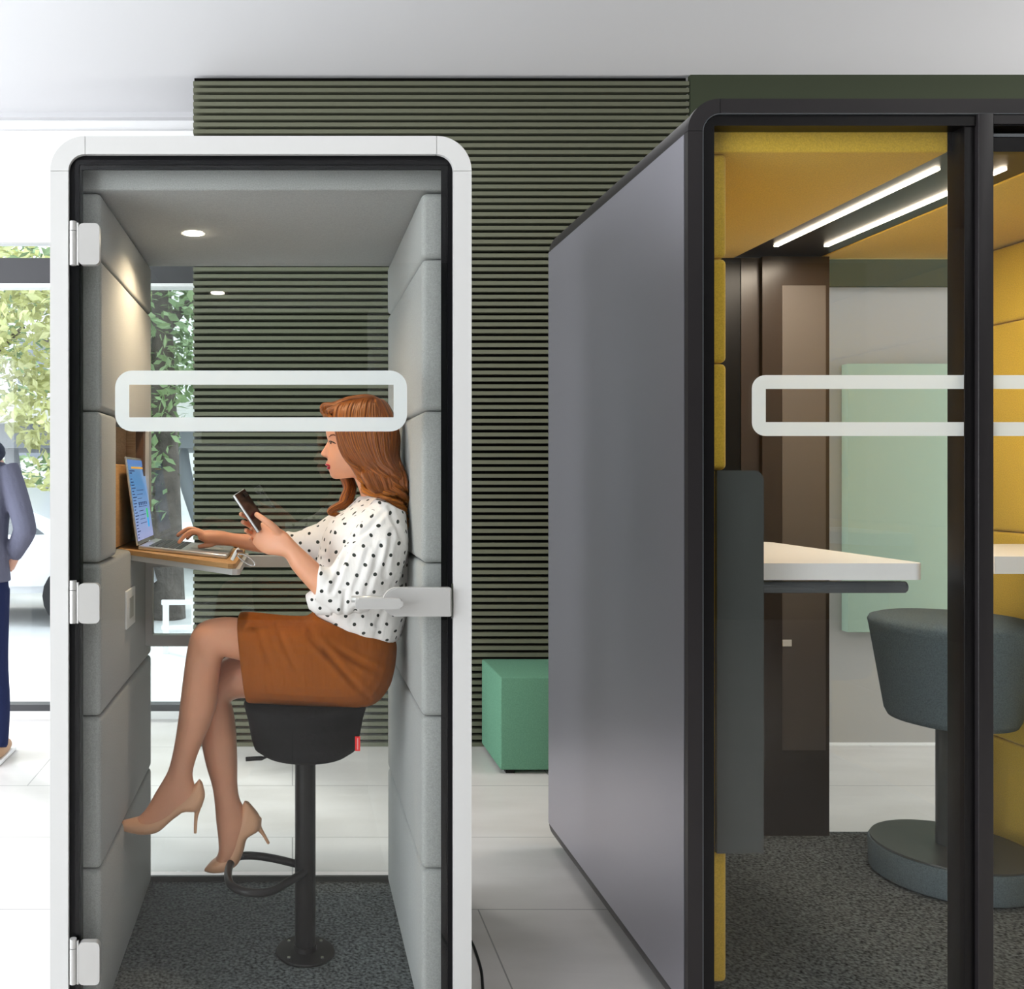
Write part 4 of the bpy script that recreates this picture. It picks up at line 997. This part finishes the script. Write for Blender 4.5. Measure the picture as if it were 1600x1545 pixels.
def lock(g, r, mir=False, wv=.0):
    ph_ = random.uniform(-.25, .25)
    pts = catmull([W(*p) for p in g], 4); n = len(pts); out = []
    for i, p in enumerate(pts):
        t = i / (n - 1); a = .0125 * min(1, max(0, (t - .5)) * 3)
        p = p + V((math.cos(t * 24 + ph_), 0.9 * math.sin(t * 24 + ph_), .3 * math.sin(t * 24 + ph_))) * a * wv
        if mir: p = mirror(p)
        out.append(p)
    rr = [r * (0.55 + 1.2 * math.sin(PI * min(1, .12 + .83 * k / (n - 1)))) * .8 for k in range(n)]
    tube(bm, out, rr, 8, flat=.75, uvs=uvl)
for gi in range(len(guides) - 1):
    for k in range(13):
        t = (k + random.uniform(-.3, .3)) / 13; g = lerpg(guides[gi], guides[gi + 1], t)
        j = random.uniform(-.004, .004)
        g = [(x + random.uniform(-.8, .8), y + random.uniform(-.8, .8), Yv + j * (0.3 + .7 * q / 9)) for q, (x, y, Yv) in enumerate(g)]
        L = random.choice((10, 10, 9, 9, 8)) if gi < 5 else 10
        lock(g[:L], random.uniform(.0055, .0085), wv=1.2)
# rolled curls resting on the shoulder
for k in range(15):
    j = random.uniform(-1.5, 1.5)
    lock([(566 + 4.6 * k + j, 733 + .3 * k, 2.60), (567 + 4.6 * k + j, 743, 2.552 + .003 * k), (573 + 4.3 * k + j, 755, 2.534 + .003 * k), (581 + 3.8 * k + j, 766, 2.538 + .003 * k), (592 + 3.0 * k + j, 776 + .5 * k, 2.575 + .003 * k)], random.uniform(.0065, .009), wv=.2)
# far side
fg = [[(562, 624, 2.675), (530, 634, 2.635), (526, 655, 2.622), (531, 685, 2.612), (536, 712, 2.605), (538, 735, 2.60), (545, 752, 2.60), (549, 768, 2.61), (538, 782, 2.625), (526, 792, 2.62), (523, 803, 2.615), (530, 806, 2.62)],
      [(575, 622, 2.675), (550, 633, 2.625), (540, 660, 2.612), (545, 690, 2.602), (550, 715, 2.597), (552, 737, 2.59), (556, 755, 2.585), (560, 772, 2.59), (552, 786, 2.61), (538, 796, 2.61), (530, 803, 2.605), (536, 808, 2.61)]]
for k in range(16):
    g = lerpg(fg[0], fg[1], k / 15); g = [(x + random.uniform(-1, 1), y + random.uniform(-1, 1), Yv + random.uniform(-.002, .002)) for x, y, Yv in g]; lock(g, .0095, True, .8)
for gi in range(1, 6):
    for k in range(6):
        g = lerpg(guides[gi], guides[gi + 1], k / 6); lock(g, .008, True, 1)
# swept front roll
for k in range(16):
    t = k / 15
    lock([(580, 624, YC0 - .05 + .10 * t), (555, 630, YC0 - .055 + .11 * t), (532, 637, YC0 - .055 + .11 * t), (516, 641, YC0 - .045 + .09 * t), (512, 646, YC0 - .045 + .09 * t), (520, 653, YC0 - .055 + .11 * t)], .009, wv=.2)
for k in range(22):
    t = k / 21; s = random.uniform(-1, 1)
    lock([(597 - 4 * t, 628, YC0 - .03 + .06 * t), (575, 621 + 2 * abs(t - .5) + s, YC0 - .045 + .09 * t), (545, 625 + 4 * t + s, YC0 - .048 + .09 * t), (522, 634 + 2 * t + s, YC0 - .045 + .08 * t), (509, 634 + 3 * t, YC0 - .04 + .07 * t), (505, 638 + 5 * t, YC0 - .04 + .07 * t), (508, 646 + 4 * t, YC0 - .042 + .075 * t), (520, 652 + 3 * t, YC0 - .052 + .10 * t)], random.uniform(.006, .0085), wv=.3)
hair = obj('hair', bm, HAIR, wo, smooth=True)
fixparent(wo)

# ------------------------------------------------------------------ THE MAN AT THE LEFT
mX, mY = -1.57, 4.55
mn = empty('person', (mX, mY, 0), 'man in a grey hooded jacket and navy jeans standing by the window, hand in pocket', 'person')
def vsec(bm, secs, e=2.2, n=24):
    S = [(V((x - rx, y, z)), V((x + rx, y, z)), ry) for x, y, z, rx, ry in secs]; S = resample(S, 3)
    rings(bm, [sec_ring((a + b) / 2, (b - a) / 2, V((0, w, 0)), n, e) for a, b, w in S])
def limb(bm, pts, rs, n=14):
    p = catmull(pts, 4); rr = catmull([V((r, 0, 0)) for r in rs], 4); tube(bm, p, [max(r.x, .003) for r in rr], n)
bm = bmesh.new()
vsec(bm, [(mX, mY, .95, .15, .10), (mX, mY, 1.1, .13, .09), (mX, mY, 1.35, .17, .10), (mX, mY, 1.48, .15, .08), (mX, mY, 1.53, .06, .06), (mX, mY, 1.60, .055, .06), (mX, mY + .01, 1.64, .065, .085), (mX, mY + .01, 1.71, .076, .10), (mX, mY + .005, 1.78, .076, .10), (mX, mY, 1.83, .05, .07), (mX, mY, 1.85, .015, .02)])
limb(bm, [(mX, mY + .09, 1.72), (mX, mY + .125, 1.70), (mX, mY + .115, 1.685)], [.012, .014, .009])
for s in (-1, 1):
    limb(bm, [(mX + s * .075, mY + .01, 1.73), (mX + s * .085, mY, 1.70)], [.014, .012], 10)
    limb(bm, [(mX + s * .09, mY, .95), (mX + s * .10, mY + .01, .5), (mX + s * .11, mY, .1), (mX + s * .115, mY + .08, .05)], [.08, .055, .04, .035])
    limb(bm, [(mX + s * .19, mY, 1.42), (mX + s * .255, mY - .02, 1.15), (mX + s * .205, mY + .03, 1.03), (mX + s * .155, mY + .06, .95)], [.045, .03, .03, .035])
    for f_ in range(4): limb(bm, [(mX + s * (.17 - .012 * f_), mY + .05 + .014 * f_, .985), (mX + s * (.155 - .012 * f_), mY + .06 + .014 * f_, .93), (mX + s * (.150 - .012 * f_), mY + .06 + .014 * f_, .88)], [.010, .009, .007], 8)
    limb(bm, [(mX + s * .18, mY + .09, .99), (mX + s * .165, mY + .115, .95), (mX + s * .15, mY + .12, .92)], [.012, .010, .008], 8)
mbody = remesh('body', bm, SKIN2, mn, voxel=.006, smooth=3)
bm = bmesh.new()
vsec(bm, [(mX, mY, .885, .185, .125), (mX, mY, .95, .18, .125), (mX, mY, 1.1, .17, .12), (mX, mY, 1.3, .19, .125), (mX, mY, 1.42, .19, .11), (mX, mY, 1.49, .13, .09), (mX, mY, 1.52, .08, .08)])
for s in (-1, 1):
    limb(bm, [(mX + s * .165, mY, 1.445), (mX + s * .215, mY - .015, 1.32), (mX + s * .262, mY - .03, 1.17), (mX + s * .255, mY - .01, 1.12), (mX + s * .205, mY + .03, 1.04), (mX + s * .185, mY + .045, 1.015)], [.062, .06, .056, .055, .047, .045])
remesh('hoodie', bm, GREYHOOD, mn, voxel=.006, smooth=3)
bm = bmesh.new(); vsec(bm, [(mX, mY - .03, 1.44, .10, .09), (mX, mY - .05, 1.50, .172, .12), (mX, mY - .05, 1.56, .155, .11), (mX, mY - .03, 1.59, .07, .07)]); remesh('hood', bm, NAVYD, mn, voxel=.006, smooth=3)
bm = bmesh.new(); vsec(bm, [(mX, mY, .93, .165, .115), (mX, mY, .85, .175, .12), (mX, mY, .78, .17, .11)])
for s in (-1, 1): limb(bm, [(mX + s * .085, mY, .84), (mX + s * .10, mY + .01, .5), (mX + s * .115, mY + .01, .28), (mX + s * .12, mY, .10), (mX + s * .12, mY, .085)], [.098, .072, .066, .056, .054])
remesh('jeans', bm, NAVY, mn, voxel=.006, smooth=3)
for s in (-1, 1):
    bm = bmesh.new(); x = mX + s * .115
    limb(bm, [(x, mY - .06, .055), (x, mY, .06), (x, mY + .10, .05), (x, mY + .17, .04)], [.035, .048, .042, .03]); sh = remesh('shoe', bm, TAN, mn, voxel=.005, smooth=2)
    for v in sh.data.vertices: v.co.z = max(v.co.z, .02)
    bx('sole', (x - .045, x + .045, mY - .09, mY + .20, 0, .022), TABLEW, sh, bev=.008)
bm = bmesh.new(); vsec(bm, [(mX, mY - .02, 1.66, .05, .06), (mX, mY - .02, 1.74, .083, .098), (mX, mY - .01, 1.80, .085, .105), (mX, mY, 1.85, .06, .08), (mX, mY, 1.87, .02, .03)]); remesh('hair', bm, LASH, mn, voxel=.006, smooth=2)
fixparent(mn)

for o in bpy.data.objects:
    if o.get('_f'): del o['_f']

# ------------------------------------------------------------------ light
wd_ = bpy.data.worlds.new('sky'); bpy.context.scene.world = wd_; wd_.use_nodes = True
nt = wd_.node_tree; bg = nt.nodes['Background']
tcw = nt.nodes.new('ShaderNodeTexCoord'); sepw = nt.nodes.new('ShaderNodeSeparateXYZ'); rw = nt.nodes.new('ShaderNodeValToRGB')
nt.links.new(tcw.outputs['Generated'], sepw.inputs[0]); nt.links.new(sepw.outputs[2], rw.inputs[0])
rw.color_ramp.elements[0].position = 0.0; rw.color_ramp.elements[0].color = (.85, .88, .92, 1)
rw.color_ramp.elements[1].position = .6; rw.color_ramp.elements[1].color = (.80, .90, 1.0, 1)
nt.links.new(rw.outputs[0], bg.inputs[0]); bg.inputs[1].default_value = 3.0
sun = bpy.data.lights.new('sun', 'SUN'); sun.energy = 3.5; sun.angle = .3; sun.color = (1, .96, .9)
so_ = bpy.data.objects.new('sun', sun); C.objects.link(so_)
so_.rotation_euler = V((.5, -.5, -.62)).to_track_quat('-Z', 'Y').to_euler()
def area(name, loc, tgt, sx_, sy_, p, col=(1, 1, 1)):
    l = bpy.data.lights.new(name, 'AREA'); l.shape = 'RECTANGLE'; l.size = sx_; l.size_y = sy_; l.energy = p; l.color = col
    o = bpy.data.objects.new(name, l); C.objects.link(o); o.location = loc
    o.rotation_euler = (V(tgt) - V(loc)).to_track_quat('-Z', 'Y').to_euler(); return o
area('daylight_left', (LX - .2, .6, 1.8), (0, .6, 1.6), 9.0, 3.0, 520, (.92, .96, 1)).rotation_euler = (PI / 2, 0, -PI / 2)
area('daylight_right', (RX + .3, 4.07, 1.6), (0, 4.07, 1.6), 1.5, 3.0, 120, (1, .97, .94)).rotation_euler = (PI / 2, 0, PI / 2)
sp = bpy.data.lights.new('spot_glow', 'SPOT'); sp.energy = 24; sp.color = (1, .78, .52); sp.spot_size = 2.6; sp.spot_blend = .6; sp.shadow_soft_size = .02
o = bpy.data.objects.new('spot_glow', sp); C.objects.link(o); o.location = (sx, sy, 2.108)

area('strip_light', (1.80, 2.86, cz - .012), (1.80, 2.86, 0), .20, .8, 11, (1, .86, .70))
sc = bpy.context.scene
sc.view_settings.view_transform = 'Standard'; sc.view_settings.look = 'None'; sc.view_settings.gamma = 1; sc.view_settings.use_curve_mapping = False
sc.view_settings.exposure = 0.0
sc.cycles.use_denoising = True
sc.cycles.max_bounces = 8; sc.cycles.transparent_max_bounces = 16; sc.cycles.diffuse_bounces = 4; sc.cycles.glossy_bounces = 5
sc.cycles.sample_clamp_indirect = 6
sc.cycles.caustics_reflective = False
